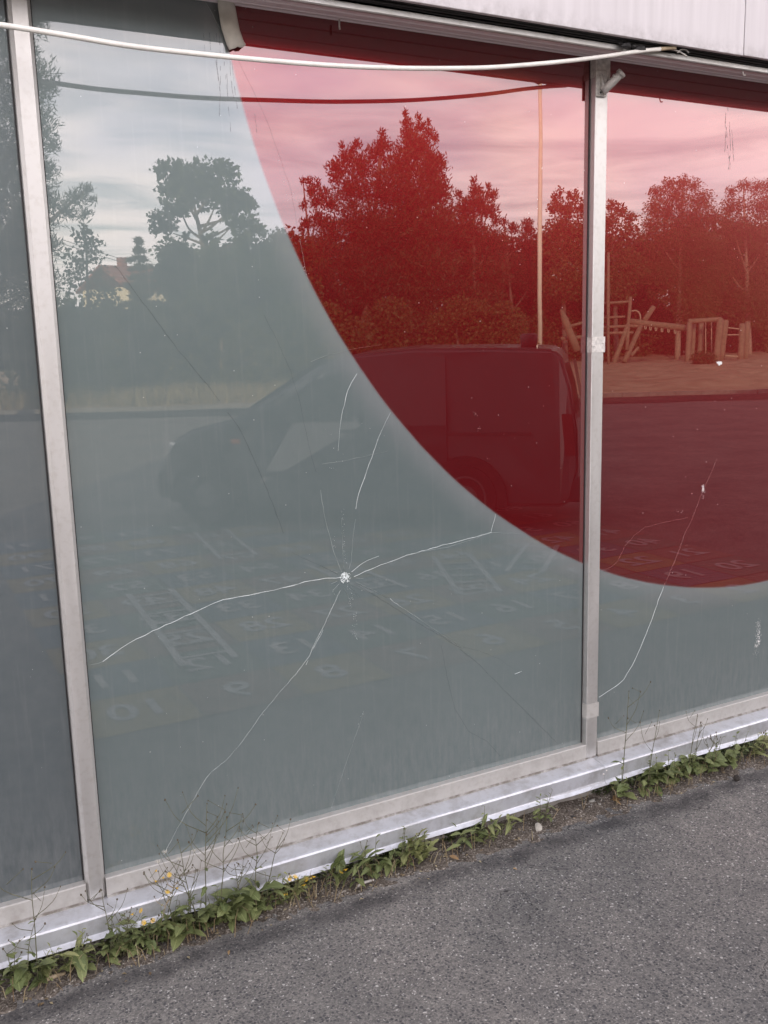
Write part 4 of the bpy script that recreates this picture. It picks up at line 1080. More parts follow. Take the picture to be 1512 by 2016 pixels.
x, y = (1.2312, -0.1571)
tag(link('stick', tube_mesh([(x - .03, y, .010), (x, y + .004, .013), (x + .032, y + .004, .011)], [.004, .005, .004], 6), M['rust_steel']), 'dark brown twig on the grit below the narrow leaf spike', 'stick')
tag(link('dry_stalk', tube_mesh(smooth_path([(0.2318, -0.0856) + (.02,), (0.2777, -0.1044) + (.012,), (0.3384, -0.0823) + (.03,), (0.4007, -0.0618) + (.07,)], 4), .0017, 5), M['dry_stem']), 'bare pale stalk curving over the two large leaves', 'stalk')
for i, (uv, lab, kind, s, m) in enumerate((
        ((1.5542, -0.1574), 'brown dry leaf on the grit left of the grass tuft', 'ovate', .035, 'weed_dry'),
        ((2.3015, -0.1390), 'reddish brown dead leaf under the tall single leaved weed', 'round', .05, 'weed_dry'),
        ((2.3030, -0.1769), 'yellow dead blade beside the reddish brown leaf', 'lance', .06, 'weed_dry'),
        ((2.5756, -0.1626), 'orange leaf tip at the front of the broad clump', 'lance', .035, 'weed_dry'),
        ((0.7276, -0.2665), 'curled dry leaf alone on the open asphalt', 'ovate', .018, 'weed_dry'),
        ((1.6976, -0.3287), 'tan speck of leaf on the asphalt below the tuft', 'ovate', .014, 'weed_dry'))):
    tag(link('dead_leaf', get_leaf(kind, m, i % 4), None, loc=(uv[0], uv[1], .012), rot=(.3, -.1, i * 1.3 - 1.0), scale=(s, s, s)), lab, 'leaf')

# ------------------------------------------------------------------ what the glass mirrors: the yard opposite
# painted counting board on the asphalt
def paint(name, col):
    t = NT(name)
    wear = t.ramp(t.noise(7, 6, 0.7), ((0.35, 0.0), (0.68, 1.0)))
    c = t.mix(t.math('MULTIPLY', wear, 0.55), col, (0.10, 0.098, 0.095))
    t.set(base=c, rough=0.85, spec=0.1); return t.m
PA = dict(yellow=paint('faded yellow paint', (0.235, 0.190, 0.100)), red=paint('faded red paint', (0.180, 0.130, 0.108)), blue=paint('faded blue paint', (0.098, 0.126, 0.148)), green=paint('faded green paint', (0.100, 0.134, 0.116)), white=paint('faded white paint', (0.35, 0.355, 0.355)))
BD = thing('painted_board', 'faded counting board of coloured squares painted on the asphalt', 'ground marking', (0.95, -1.75, 0))
sq = {}
for k in ('yellow', 'red', 'blue', 'green'):
    me = arr_mesh('square', [(-.255, -.245, 0), (.255, -.245, 0), (.255, .245, 0), (-.255, .245, 0)], [(0, 1, 2, 3)]); me.materials.append(PA[k]); sq[k] = me
for r in range(10):
    for c in range(10):
        k = (('yellow', 'red'), ('blue', 'green'))[r % 2][c % 2]
        link('square', sq[k], None, BD, loc=(.52 * c, -.5 * r, .004))
        num = r * 10 + (c + 1 if r % 2 else 10 - c)
        fc = bpy.data.curves.new('number', 'FONT'); fc.body = str(num); fc.size = .31; fc.align_x = 'CENTER'; fc.align_y = 'CENTER'; fc.offset = 0.006; fc.resolution_u = 3
        fc.materials.append(PA['white'])
        tmp = bpy.data.objects.new('tmp', fc); COL.objects.link(tmp); bpy.context.view_layer.update()
        nm = bpy.data.meshes.new_from_object(tmp.evaluated_get(bpy.context.evaluated_depsgraph_get()))
        bpy.data.objects.remove(tmp)
        link('number', nm, None, BD, loc=(.52 * c, -.5 * r, .008), rot=(0, 0, math.pi))
def ladder(c0, c1, w, rungs):
    bm = bmesh.new()
    a = Vector((*c0, 0)); b = Vector((*c1, 0)); d = (b - a).normalized(); nn = Vector((-d.y, d.x, 0))
    def bar(p, q, h, z):
        e = (q - p).normalized(); m = Vector((-e.y, e.x, 0)) * h
        bm.faces.new([bm.verts.new(v + Vector((0, 0, z))) for v in (p - m, q - m, q + m, p + m)])
    for s in (-1, 1): bar(a + nn * w * s, b + nn * w * s, .022, .012)
    for k in range(rungs):
        p = a.lerp(b, (k + .5) / rungs); bar(p - nn * (w - .02), p + nn * (w - .02), .014, .0145)
    link('ladder', bm_mesh(bm), PA['white'], BD)
ladder((.52, -.50), (.62, -2.25), .15, 7)
ladder((1.55, -2.95), (1.70, -4.2), .15, 6)
ladder((2.6, -.9), (3.05, -2.0), .15, 6)
ladder((3.2, -1.2), (3.9, -1.9), .13, 5)
ladder((2.1, -1.3), (2.05, -2.4), .14, 5)

# parked van, seen only in the glass
VB = Vector((4.67 + .49, -4.56 - .57, 0)); HD = Vector((-.76, -.65, 0)).normalized()
van = thing('parked_van', 'dark blue grey panel van parked beyond the painted board', 'van', VB, math.atan2(HD.y, HD.x))
van.scale = (.955, .955, .985)
def car_paint():
    t = NT('dark van paint'); t.set(base=t.ramp(t.noise(3, 3), ((0.3, (0.036, 0.038, 0.043)), (0.7, (0.046, 0.048, 0.054)))), rough=0.35, coat=1.0, coat_rough=0.03); return t.m
M['van'] = car_paint()
M['van_glass'] = simple('tinted van glass', (0.038, 0.046, 0.041), 0.22, 0, 0.1, 3, 0, 0.15)
M['plastic'] = simple('grey bumper plastic', (0.035, 0.036, 0.038), 0.6, 0, 0.2, 20)
M['tyre'] = simple('tyre rubber', (0.016, 0.016, 0.017), 0.8, 0, 0.3, 30)
M['rim'] = simple('silver wheel', (0.11, 0.11, 0.115), 0.5, 0.3, 0.1, 20)
M['lamp'] = simple('clear lamp', (0.55, 0.56, 0.56), 0.1, 0.3, 0.1, 20)
M['amber'] = simple('orange indicator', (0.50, 0.16, 0.05), 0.2, 0, 0.1, 20)
M['red_lamp'] = simple('red lamp', (0.12, 0.02, 0.02), 0.2, 0, 0.1, 20)
# local axes: +x forward, -y the side that faces the shop (y to the left of travel)
prof = [(-1.00, .30), (-1.06, .55), (-1.05, .95), (-.98, 1.35), (-.90, 1.60), (-.82, 1.67), (-.3, 1.695), (.5, 1.70), (1.10, 1.665), (1.42, 1.585), (1.80, 1.36), (2.22, 1.115), (2.40, 1.06), (2.80, .965), (3.05, .84), (3.17, .66), (3.20, .45), (3.12, .27), (3.0, .24), (-.9, .24)]
bm = bmesh.new()
def half(z): return .83 - .02 * max(0, .45 - z) - (.13 * ((z - .95) / .75) ** 1.3 if z > .95 else 0)
L_ = [bm.verts.new((x, -half(z) + (.10 * max(0, (x - 2.55) / .65) ** 2), z)) for x, z in prof]
R_ = [bm.verts.new((x, half(z) - (.10 * max(0, (x - 2.55) / .65) ** 2), z)) for x, z in prof]
Cn = [bm.verts.new((x + (.06 if x > 1.2 else -.03 if x < -.5 else 0), 0, z + (.03 if 1.6 < z else 0))) for x, z in prof]
N = len(prof)
for i in range(N):
    j = (i + 1) % N
    bm.faces.new((L_[i], L_[j], Cn[j], Cn[i])); bm.faces.new((Cn[i], Cn[j], R_[j], R_[i]))
bm.faces.new(L_[::-1]); bm.faces.new(R_)
bmesh.ops.triangulate(bm, faces=[f for f in bm.faces if len(f.verts) > 4])
bmesh.ops.bevel(bm, geom=[e for e in bm.edges if len(e.link_faces) == 2 and e.calc_face_angle(0) > .6], offset=.035, segments=3, affect='EDGES')
body = link('body', bm_mesh(bm), M['van'], van)
def side_panel(name, pts, side, mat, out=.006, parent=None):
    bm = bmesh.new()
    a = [bm.verts.new((x, side * (half(z) + out), z)) for x, z in pts]; b = [bm.verts.new((x, side * (half(z) - .03), z)) for x, z in pts]
    n = len(pts)
    for i in range(n): bm.faces.new((a[i], a[(i + 1) % n], b[(i + 1) % n], b[i]))
    bm.faces.new(a); bm.faces.new(b[::-1])
    return link(name, bm_mesh(bm), mat, parent or van)
for s in (-1, 1):
    d = side_panel('door', [(1.02, .40), (2.10, .42), (2.12, .98), (1.42, 1.52), (1.06, 1.60), (1.02, 1.0)], s, M['van'], .004)
    side_panel('door_window', [(1.10, 1.04), (2.02, 1.04), (1.72, 1.26), (1.40, 1.47), (1.12, 1.53)], s, M['van_glass'], .009, d)
    link('door_handle', box_mesh(1.08, 1.24, s * .83 - .012, s * .83 + .018, .93, .965, .006), M['plastic'], d)
    sd = side_panel('sliding_door', [(.18, .38), (.99, .38), (.99, 1.0), (1.0, 1.60), (.20, 1.63), (.18, 1.0)], s, M['van'], .004)
    link('door_rail', box_mesh(-.62, .17, s * .836 - .012, s * .836 + .012, .905, .935, .004), M['plastic'], van)
    link('side_moulding', box_mesh(-.30, 2.05, s * .832 - .010, s * .832 + .014, .50, .56, .005), M['plastic'], van)
    link('indicator', box_mesh(2.28, 2.38, s * .826 - .01, s * .826 + .012, .83, .875, .004), M['amber'], van)
    tl = side_panel('tail_light', [(-1.03, .72), (-.93, .72), (-.90, 1.10), (-1.0, 1.10)], s, M['red_lamp'], .008)
    link('mirror', box_mesh(1.88, 2.02, s * .95 - .09, s * .95 + .09, 1.02, 1.20, .03, 3), M['plastic'], van)
    hl = bmesh.new()
    q = box(hl, 2.86, 3.10, s * .60 - .15, s * .60 + .15, .66, .84); bevel(hl, .03, 2)
    link('headlight', bm_mesh(hl), M['lamp'], van)
    for wx in (0, 2.66):
        # arch and wheel
        bm = bmesh.new()
        ring = [(wx + .40 * math.cos(a), .31 + .40 * math.sin(a)) for a in np.linspace(0, math.pi, 15)] + [(wx - .40, .24), (wx + .40, .24)]
        a_ = [bm.verts.new((x, s * .842, z)) for x, z in ring]; b_ = [bm.verts.new((x, s * .60, z)) for x, z in ring]
        bm.faces.new(a_); bm.faces.new(b_[::-1])
        for i in range(len(ring)): bm.faces.new((a_[i], a_[(i + 1) % len(ring)], b_[(i + 1) % len(ring)], b_[i]))
        link('wheel_arch', bm_mesh(bm), M['black'], van)
        def lathe(rings_, sides=28):
            bm = bmesh.new(); rr = []
            for rad, yy in rings_: rr.append([bm.verts.new((rad * math.cos(a), yy, rad * math.sin(a))) for a in [6.2832 * k / sides for k in range(sides)]])
            for p, q_ in zip(rr, rr[1:]):
                for k in range(sides): bm.faces.new((p[k], p[(k + 1) % sides], q_[(k + 1) % sides], q_[k]))
            bm.faces.new(rr[0][::-1]); bm.faces.new(rr[-1])
            return bm_mesh(bm, smooth=False)
        tp = lathe([(.24, s * .0), (.31, s * .005), (.318, s * .03), (.318, s * .16), (.30, s * .185), (.215, s * .19)])
        ty = link('tyre', tp, M['tyre'], van, loc=(wx, s * .665, .318), rot=(0, 0, R(0)))
        link('rim', lathe([(.21, s * .15), (.208, s * .194), (.195, s * .196), (.17, s * .178), (.12, s * .184), (.115, s * .196), (.06, s * .198), (.055, s * .205), (.03, s * .206)]), M['rim'], ty)
link('windscreen', arr_mesh('windscreen', [(2.275, -.66, 1.115), (2.275, .66, 1.115), (1.47, .60, 1.607), (1.47, -.60, 1.607)], [(0, 1, 2, 3)]), M['van_glass'], van, loc=(.018, 0, .014))
link('window', arr_mesh('rear_window', [(-1.085, -.60, 1.06), (-1.085, .60, 1.06), (-.985, .56, 1.56), (-.985, -.56, 1.56)], [(0, 1, 2, 3)]), M['van_glass'], van, loc=(-.012, 0, 0))
link('bumper', box_mesh(3.0, 3.26, -.74, .74, .26, .56, .06, 3), M['plastic'], van)
link('bumper', box_mesh(-1.12, -.92, -.80, .80, .28, .52, .05, 3), M['plastic'], van)
link('grille', box_mesh(3.08, 3.20, -.40, .40, .66, .80, .02, 2), M['plastic'], van)
link('roof_vent', tube_mesh([(.06 - .62, -.28, 1.70), (.06 - .62, -.28, 1.80), (.06 - .62, -.28, 1.815)], [.075, .085, .05], 14), M['plastic'], van)

# trees ------------------------------------------------------------
def rand_unit(n, g):
    v = g.normal(size=(n, 3)); return v / np.linalg.norm(v, axis=1, keepdims=True)
def leaf_cloud(clumps, density, size, aspect, seed, base, hang=0.0, shell=0.55, up=0.0):
    """small leaf quads scattered through clumps (x, y, z, r, flat)"""
    g = np.random.default_rng(seed); VV = []
    for (cx_, cy_, cz_, r, flat) in clumps:
        n = int(density * r ** 2.2) + 12
        d = rand_unit(n, g); rad = g.random(n) ** shell
        bumps = 1 + .22 * np.sin(d[:, 0] * 7 + cx_ * 3) * np.sin(d[:, 2] * 8 + cz_ * 5) + .12 * np.sin(d[:, 1] * 13 + cz_)
        p = d * (rad * r * bumps)[:, None]; p[:, 2] *= flat
        p += np.array([cx_ - base[0], cy_ - base[1], cz_ - base[2]])
        a = rand_unit(n, g) * .75 + d * .6; a[:, 2] += up - hang; a /= np.linalg.norm(a, axis=1, keepdims=True)
        b = np.cross(a, rand_unit(n, g)); b /= np.linalg.norm(b, axis=1, keepdims=True) + 1e-9
        s = size * g.uniform(.6, 1.3, n)[:, None]
        a = a * s; b = b * s * aspect
        VV.append(np.stack([p - a * .5, p + b * .5 - a * .05, p + a * .5, p - b * .5 - a * .05], 1).reshape(-1, 3))
    v = np.concatenate(VV); nq = len(v) // 4
    return arr_mesh('crown', v, np.arange(nq * 4).reshape(nq, 4))
def px(t): return t / 1855.0
def tree(name, label, base, clumps, leaf, density, size, aspect=.6, seed=1, trunk=None, bark='bark', group='trees and bushes mirrored in the windows', cat='tree', r0=.16, limbs=4, **kw):
    base = (base[0], base[1], 0.0)
    t = thing(name, label, cat, base, 0, group)
    link('crown', leaf_cloud(clumps, density, size, aspect, seed, base, **kw), M[leaf], t)
    q = random.Random(seed)
    topc = max(clumps, key=lambda c: c[2])
    bm = bmesh.new()
    path = trunk or [(base[0], base[1], -.1), (base[0] + (topc[0] - base[0]) * .3, base[1] + (topc[1] - base[1]) * .3, topc[2] * .45), (topc[0], topc[1], topc[2])]
    pth = smooth_path([Vector(p) - Vector(base) for p in path], 4)
    tube(bm, pth, [r0 * (1 - .85 * i / (len(pth) - 1)) for i in range(len(pth))], 8)
    for c in q.sample(clumps, min(limbs, len(clumps))):
        e = Vector(c[:3]) - Vector(base)
        k = max(1, min(len(pth) - 2, int(len(pth) * max(.25, min(.85, (e.z * .72) / max(.1, pth[-1].z))))))
        p = pth[k]; mid = p.lerp(e, .5) + Vector((0, 0, -.12 * (e - p).length * .5))
        tube(bm, smooth_path([p, mid, e], 3), [r0 * .36 * (1 - .12 * i) for i in range(7)], 5)
    link('trunk', bm_mesh(bm, smooth=True), M[bark], t)
    return t
def C3(p, r, flat=1.0): return (p[0], p[1], p[2], r, flat)

# maple with see-through fork
T = 36
cl = [C3(p, r * px(T), f) for p, r, f in (((10.3321, -34.5698, 8.4370), 20, 1), ((10.9323, -34.8213, 8.4004), 30, .9), ((11.1825, -33.4862, 8.1274), 30, 1), ((11.9186, -33.6811, 8.1625), 30, 1), ((12.4231, -33.4607, 8.3780), 22, 1), ((12.8355, -33.7958, 8.2691), 20, 1), ((10.4559, -34.3469, 7.6677), 26, .9), ((10.9921, -34.0389, 7.5377), 36, .8), ((11.9668, -34.7044, 7.6793), 40, .9), ((12.1536, -32.8238, 7.3826), 36, .8), ((12.8144, -33.0173, 7.2183), 30, .8), ((13.1367, -32.8070, 7.0177), 20, .8), ((10.2525, -33.1188, 6.7566), 28, .7), ((10.0328, -34.3513, 6.6074), 24, .8), ((9.8506, -34.3614, 6.1913), 14, 1), ((10.4475, -34.6480, 6.3176), 22, .8), ((10.9307, -33.9536, 6.9650), 18, .8), ((12.3903, -33.1519, 6.7899), 24, .9), ((12.5832, -32.9592, 6.3441), 22, .8), ((13.0933, -32.6807, 6.2914), 26, .9), ((13.3429, -32.5012, 6.0546), 18, .8), ((10.8887, -33.7636, 5.9323), 10, 1), ((11.7121, -33.2954, 5.7560), 20, .8), ((12.8262, -32.7045, 5.7246), 26, .8))]
b = (11.0426, -32.4637, -0.0072)
mt = tree('maple_tree', 'tall maple with gaps between its spreading boughs', b, cl, 'maple_leaves', 980, .20, .7, 3, trunk=[(b[0], b[1], -.1), (11.2956, -32.8482, 2.5129), (11.4213, -33.2532, 4.8069), (11.4208, -33.4500, 5.7642), (11.3174, -33.7013, 6.7244), (11.2622, -33.8878, 7.4918)], bark='bark', r0=.20, limbs=5)
bm = bmesh.new()
for pts in ([(11.4550, -33.4318, 5.7632), (11.0634, -33.7103, 6.1189), (10.8897, -33.8967, 6.5833), (10.8168, -34.0258, 7.0257)], [(11.4686, -33.4835, 6.0500), (11.7426, -33.4365, 6.5209), (11.9206, -33.4206, 6.8988)], [(11.4689, -33.3852, 5.5714), (10.9450, -33.7102, 5.8159), (10.4513, -34.0114, 6.0213)], [(11.4827, -33.3385, 5.3795), (11.9692, -33.1591, 5.7487), (12.3529, -33.0341, 6.1208)], [(11.4622, -33.3101, 5.1886), (12.1038, -33.0169, 5.4003), (12.6425, -32.7783, 5.6149)]):
    q = smooth_path([Vector(p) - Vector((b[0], b[1], 0)) for p in pts], 4)
    tube(bm, q, [.06 * (1 - .7 * i / (len(q) - 1)) for i in range(len(q))], 6)
link('bough', bm_mesh(bm, smooth=True), M['bark'], mt)

# shrubbery under and beside the maple
tr = random.Random(4)
def mass(u0, u1, v0, v1, t, n, r, seed):
    q = random.Random(seed); out = []
    return out
def grove(name, label, u, vtop, t, half_w, leaf, dens, size, seed, asp=.7, flat=.9, hang=0.0, cat='tree', n=24, low=.12, bark='bark', r0=.12, pos=None):
    """rounded crown standing at pos with its top at height pos[2]"""
    x, y, ztop = pos
    q = random.Random(seed); cl = []
    for k in range(n):
        h = low + (1 - low) * (k + .5) / n
        env = math.sqrt(max(.02, 1 - (max(0, h - .40) / .62) ** 2.2))
        a = q.uniform(0, 6.283); rr = half_w * env * q.uniform(.30, .78)
        r = half_w * q.uniform(.36, .54) * (.70 + .30 * env)
        cl.append((x + rr * math.cos(a), y + rr * math.sin(a), max(r * .5, ztop * h - r * .55 * flat), r, flat))
    cl.append((x, y, ztop - half_w * .30, half_w * .36, flat))
    return tree(name, label, (x, y, 0), cl, leaf, dens, size, asp, seed, bark=bark, r0=r0, hang=hang, cat=cat)
grove('bush', 'rounded bush left of the pale trunk', 0, 0, 0, 1.75, 'bush_leaves', 620, .16, 31, pos=(9.0782, -30.7068, 3.1882), cat='bush', low=.08)
grove('bush', 'wide bush below the house wall', 0, 0, 0, 2.0, 'bush_leaves', 560, .16, 32, pos=(7.0663, -29.4846, 3.2748), cat='bush', low=.06)
grove('bush', 'dark bush at the foot of the big pine', 0, 0, 0, 1.9, 'maple_leaves', 560, .17, 33, pos=(4.9700, -27.0947, 3.0489), cat='bush', low=.06)
grove('leafy_tree', 'broad leafy tree right behind the maple fork', 0, 0, 0, 2.0, 'maple_leaves', 520, .22, 34, pos=(14.4171, -37.7318, 6.3241), low=.1)
grove('leafy_tree', 'leafy tree whose top meets the red disc edge', 0, 0, 0, 2.3, 'maple_leaves', 480, .22, 35, pos=(16.3066, -37.9756, 6.7495), low=.1)
grove('leafy_tree', 'round leafy tree on the left below the maple', 0, 0, 0, 2.1, 'maple_leaves', 520, .22, 36, pos=(12.8385, -42.0583, 6.5919), low=.1)
grove('bush', 'light green bush right of the pale trunk', 0, 0, 0, 1.5, 'bush_leaves', 700, .15, 37, pos=(11.5955, -29.2275, 2.4153), cat='bush', low=.06)
grove('bush', 'tall bush between the maple and the van roof', 0, 0, 0, 2.0, 'bush_leaves', 560, .17, 38, pos=(15.2439, -33.3936, 4.0779), cat='bush', low=.06)
grove('bush', 'sunlit bush behind the van bonnet', 0, 0, 0, 1.8, 'bush_leaves', 600, .16, 39, pos=(15.9036, -31.7195, 3.1999), cat='bush', low=.06)
grove('bush', 'sunlit hedge bush over the van roof', 0, 0, 0, 1.9, 'bush_leaves', 640, .16, 40, pos=(19.7934, -34.3340, 3.5124), cat='bush', low=.06)
grove('bush', 'bright leaved bush by the flagpole', 0, 0, 0, 1.8, 'birch_leaves', 640, .16, 41, pos=(23.7395, -34.5830, 3.6282), cat='bush', low=.06)
grove('bush', 'bush right of the flagpole', 0, 0, 0, 1.6, 'birch_leaves', 640, .16, 42, pos=(25.4429, -33.6090, 3.2372), cat='bush', low=.06)
grove('bush', 'low bush beyond the climbing logs', 0, 0, 0, 2.6, 'bush_leaves', 420, .2, 43, pos=(38.0400, -44.5542, 4.8813), cat='bush', low=.06)

# conifers: drooping whorls that taper to ragged tips
def conifer(name, label, base, apex, half_w, leaf, seed, size=.46, dens=210, whorls=22, tips=1, low=.06, group='conifers mirrored in the windows', r0=.2, power=.62, up=.45, irregular=.35):
    q = random.Random(seed); cl = []
    bx, by = base[0], base[1]; H = apex[2]
    for k in range(whorls):
        h = low + (1 - low) * k / (whorls - 1)
        w = half_w * max(0.0, 1 - h) ** power * q.uniform(1 - irregular, 1.12) + .10
        zc = H * h
        x0 = bx + (apex[0] - bx) * h; y0 = by + (apex[1] - by) * h
        nb = max(3, int(7 * (1 - h) + 3))
        for j in range(nb):
            a = 6.283 * j / nb + q.uniform(-.35, .35) + k; L = w * q.uniform(.72, 1.08)
            for s in (.30, .62, .92):
                rr = max(.20, .36 * w * (1.10 - s * .50))
                cl.append((x0 + math.cos(a) * L * s, y0 + math.sin(a) * L * s, zc - .10 * L * s + q.uniform(-.1, .1), rr, .55))
    for k in range(3):
        cl.append((apex[0], apex[1], H - .28 * k, .10 + .05 * k, 1.9))
    for k in range(tips - 1):
        a = q.uniform(0, 6.283); d = half_w * q.uniform(.12, .3)
        for m in range(4): cl.append((apex[0] + d * math.cos(a), apex[1] + d * math.sin(a) * .4, H * q.uniform(.90, .97) - .3 * m, .12 + .08 * m, 1.7))
    return tree(name, label, base, cl, leaf, dens * 3, size, .22, seed, trunk=[(bx, by, -.1), ((bx + apex[0]) / 2, (by + apex[1]) / 2, H / 2), apex], group=group, r0=r0, limbs=0, up=up)
def placed(name, label, base, rows, t, leaf, dens, size, asp, seed, group, r0=.2, up=.5, hang=0.0, flat=.9, top=None, bark='bark', jitter=.5):
    q = random.Random(seed); cl = []
    for p, rp in rows:
        r = rp * px(t) * .98
        cl.append((p[0] + q.uniform(-jitter, jitter) * r * .4, p[1] + q.uniform(-jitter, jitter) * r, p[2], r, flat if rp > 12 else 1.3))
    tp = max((c for c in cl), key=lambda c: c[2])
    return tree(name, label, base, cl, leaf, dens, size, asp, seed, trunk=[(base[0], base[1], -.1), ((base[0] + tp[0]) / 2, (base[1] + tp[1]) / 2, tp[2] * .5), (tp[0], tp[1], tp[2])], group=group, r0=r0, up=up, hang=hang, limbs=4, bark=bark)
CG = 'conifers mirrored in the windows'; TG = 'trees and bushes mirrored in the windows'
placed('spruce_tree', 'tallest dark conifer with several tips within the red disc', (25.4875, -42.4728, 1.7997), [((26.5864, -44.3731, 13.8656), 8), ((26.5828, -44.2748, 13.3775), 14), ((26.6404, -44.1217, 12.7792), 20), ((27.1760, -44.0269, 13.6863), 8), ((27.1666, -43.9206, 13.1441), 14), ((27.6326, -43.7291, 13.4022), 7), ((27.6660, -43.5889, 12.8045), 14), ((27.9341, -43.4021, 12.5800), 9), ((26.4135, -44.0862, 12.0261), 34), ((27.3847, -43.5710, 11.9988), 28), ((27.6435, -43.2779, 11.2320), 26), ((27.9892, -43.1056, 11.2765), 10), ((25.9091, -44.1311, 10.9554), 44), ((27.0883, -43.4388, 10.5967), 42), ((27.8268, -42.8800, 9.7622), 18), ((26.1721, -43.6575, 9.3206), 55), ((27.4007, -43.0337, 9.4216), 38), ((25.2697, -43.8020, 7.7187), 58), ((26.7751, -43.0035, 7.6763), 58), ((27.9500, -42.4917, 8.1856), 30), ((25.4020, -43.2865, 5.5451), 66), ((27.2230, -42.3206, 5.4938), 62), ((26.0488, -42.5536, 3.6283), 66)], 51, 'spruce_needles', 1500, .26, .26, 51, CG, .26)
placed('spruce_tree', 'broad ragged pine shouldering the tallest conifer', (22.6073, -42.8497, 1.8660), [((24.8621, -43.8808, 12.6517), 9), ((24.8234, -43.7812, 12.0678), 18), ((24.4389, -43.8869, 11.6000), 22), ((23.6807, -44.3873, 12.1000), 11), ((23.3610, -44.4914, 11.7899), 11), ((23.0029, -44.7250, 12.0127), 8), ((23.1307, -44.5371, 11.4241), 20), ((22.7349, -44.6270, 10.8503), 24), ((23.9365, -44.0115, 10.9228), 34), ((22.5410, -44.6316, 10.3771), 14), ((23.0831, -44.1967, 9.6439), 42), ((24.2648, -43.5535, 9.5308), 48), ((22.7079, -44.0409, 7.9260), 46), ((23.9127, -43.2927, 7.3602), 54), ((22.6709, -43.6238, 5.7998), 56), ((23.7474, -42.8345, 4.7058), 60), ((22.2055, -43.4340, 3.6856), 54)], 50, 'pine_needles', 1500, .26, .24, 52, CG, .24)
placed('spruce_tree', 'smaller ragged pine with outstretched tufts by the red edge', (19.9434, -41.9611, 1.9114), [((20.1375, -43.5035, 9.9216), 7), ((20.4063, -43.3505, 9.8630), 9), ((20.6870, -43.1701, 9.7019), 11), ((20.3800, -43.2701, 9.4042), 15), ((21.0090, -42.9155, 9.2844), 16), ((20.5540, -43.0730, 8.8888), 20), ((19.9837, -43.3336, 8.7006), 10), ((21.1318, -42.7351, 8.7193), 20), ((19.9714, -43.1410, 7.7309), 16), ((19.7558, -43.1924, 7.4307), 8), ((20.5874, -42.8561, 7.9178), 24), ((21.1553, -42.4606, 7.4423), 32), ((20.4748, -42.6119, 6.4403), 36), ((20.0826, -42.5056, 4.9197), 44), ((20.6317, -41.9523, 3.6279), 46)], 48, 'pine_needles', 1500, .25, .24, 57, CG, .16)
placed('spruce_tree', 'broad two tipped conifer left of the flagpole', (29.7672, -42.5044, 1.7088), [((30.6317, -43.8511, 10.4787), 8), ((30.6531, -43.7355, 9.9708), 15), ((31.3080, -43.4344, 10.1778), 7), ((31.4112, -43.2871, 9.7239), 13), ((29.8720, -44.1036, 9.7673), 9), ((30.5687, -43.6183, 9.1839), 30), ((30.0087, -43.8575, 8.9178), 24), ((31.2704, -43.1883, 8.8823), 20), ((31.5129, -42.9439, 8.3117), 12), ((30.2919, -43.4758, 7.7824), 44), ((29.4302, -43.8287, 7.2993), 38), ((31.1784, -42.8667, 7.0809), 36), ((30.1680, -43.0613, 5.4464), 60), ((31.4145, -42.3712, 5.2703), 36), ((29.1191, -43.2994, 3.9257), 50), ((30.6029, -42.4545, 3.6020), 50)], 53, 'spruce_needles', 1500, .26, .26, 53, CG, .2)
placed('spruce_tree', 'low scrubby pine against the sky beyond the flagpole', (36.1268, -47.1868, 1.6336), [((36.0544, -48.7318, 8.9748), 10), ((36.5276, -48.4022, 8.5786), 16), ((37.3045, -48.0556, 8.8758), 14), ((37.4784, -47.8586, 8.3603), 17), ((36.7613, -48.0686, 7.5509), 24), ((35.9111, -48.5327, 7.6386), 22), ((37.4767, -47.6368, 7.2754), 22), ((36.3119, -47.9926, 6.0319), 40), ((37.2434, -47.3675, 5.3674), 36)], 60, 'pine_needles', 1200, .25, .26, 55, CG, .15)
conifer('spruce_tree', 'small distant conifer beside the house roof', (15.5802, -60.8472, 4.4845), (15.9358, -61.5115, 8.6291), 1.9, 'spruce_needles', 56, whorls=15)
placed('leafy_tree', 'bright leafy tree just left of the bracketed upright', (35.6038, -41.7101, 1.5741), [((35.9294, -43.2186, 9.7550), 10), ((36.2163, -43.1145, 9.9809), 10), ((36.6814, -42.8558, 9.9093), 9), ((37.0355, -42.6440, 9.7823), 12), ((35.8669, -43.1317, 9.1717), 18), ((36.4828, -42.7810, 9.0374), 24), ((37.2160, -42.3921, 9.0167), 22), ((35.9974, -42.8103, 7.9395), 34), ((37.0815, -42.2052, 7.7627), 34), ((36.2600, -42.3708, 6.4696), 42), ((35.5487, -42.3878, 4.7346), 44), ((36.8580, -41.6934, 4.6977), 44)], 55, 'birch_leaves', 1200, .18, .6, 61, TG, .18, up=0)
placed('leafy_tree', 'leafy tree showing just right of the bracketed upright', (39.6122, -41.8856, 1.4908), [((40.2235, -43.2042, 9.4765), 16), ((40.6860, -42.9090, 9.2209), 16), ((41.0141, -42.6355, 8.7266), 16), ((39.9440, -43.1284, 8.3930), 30), ((40.8691, -42.5381, 7.8819), 24), ((40.1890, -42.6873, 6.8704), 38), ((40.7378, -42.1473, 5.6424), 40), ((39.5227, -42.5429, 4.4641), 44)], 57, 'birch_leaves', 1100, .18, .6, 62, TG, .18, up=0)
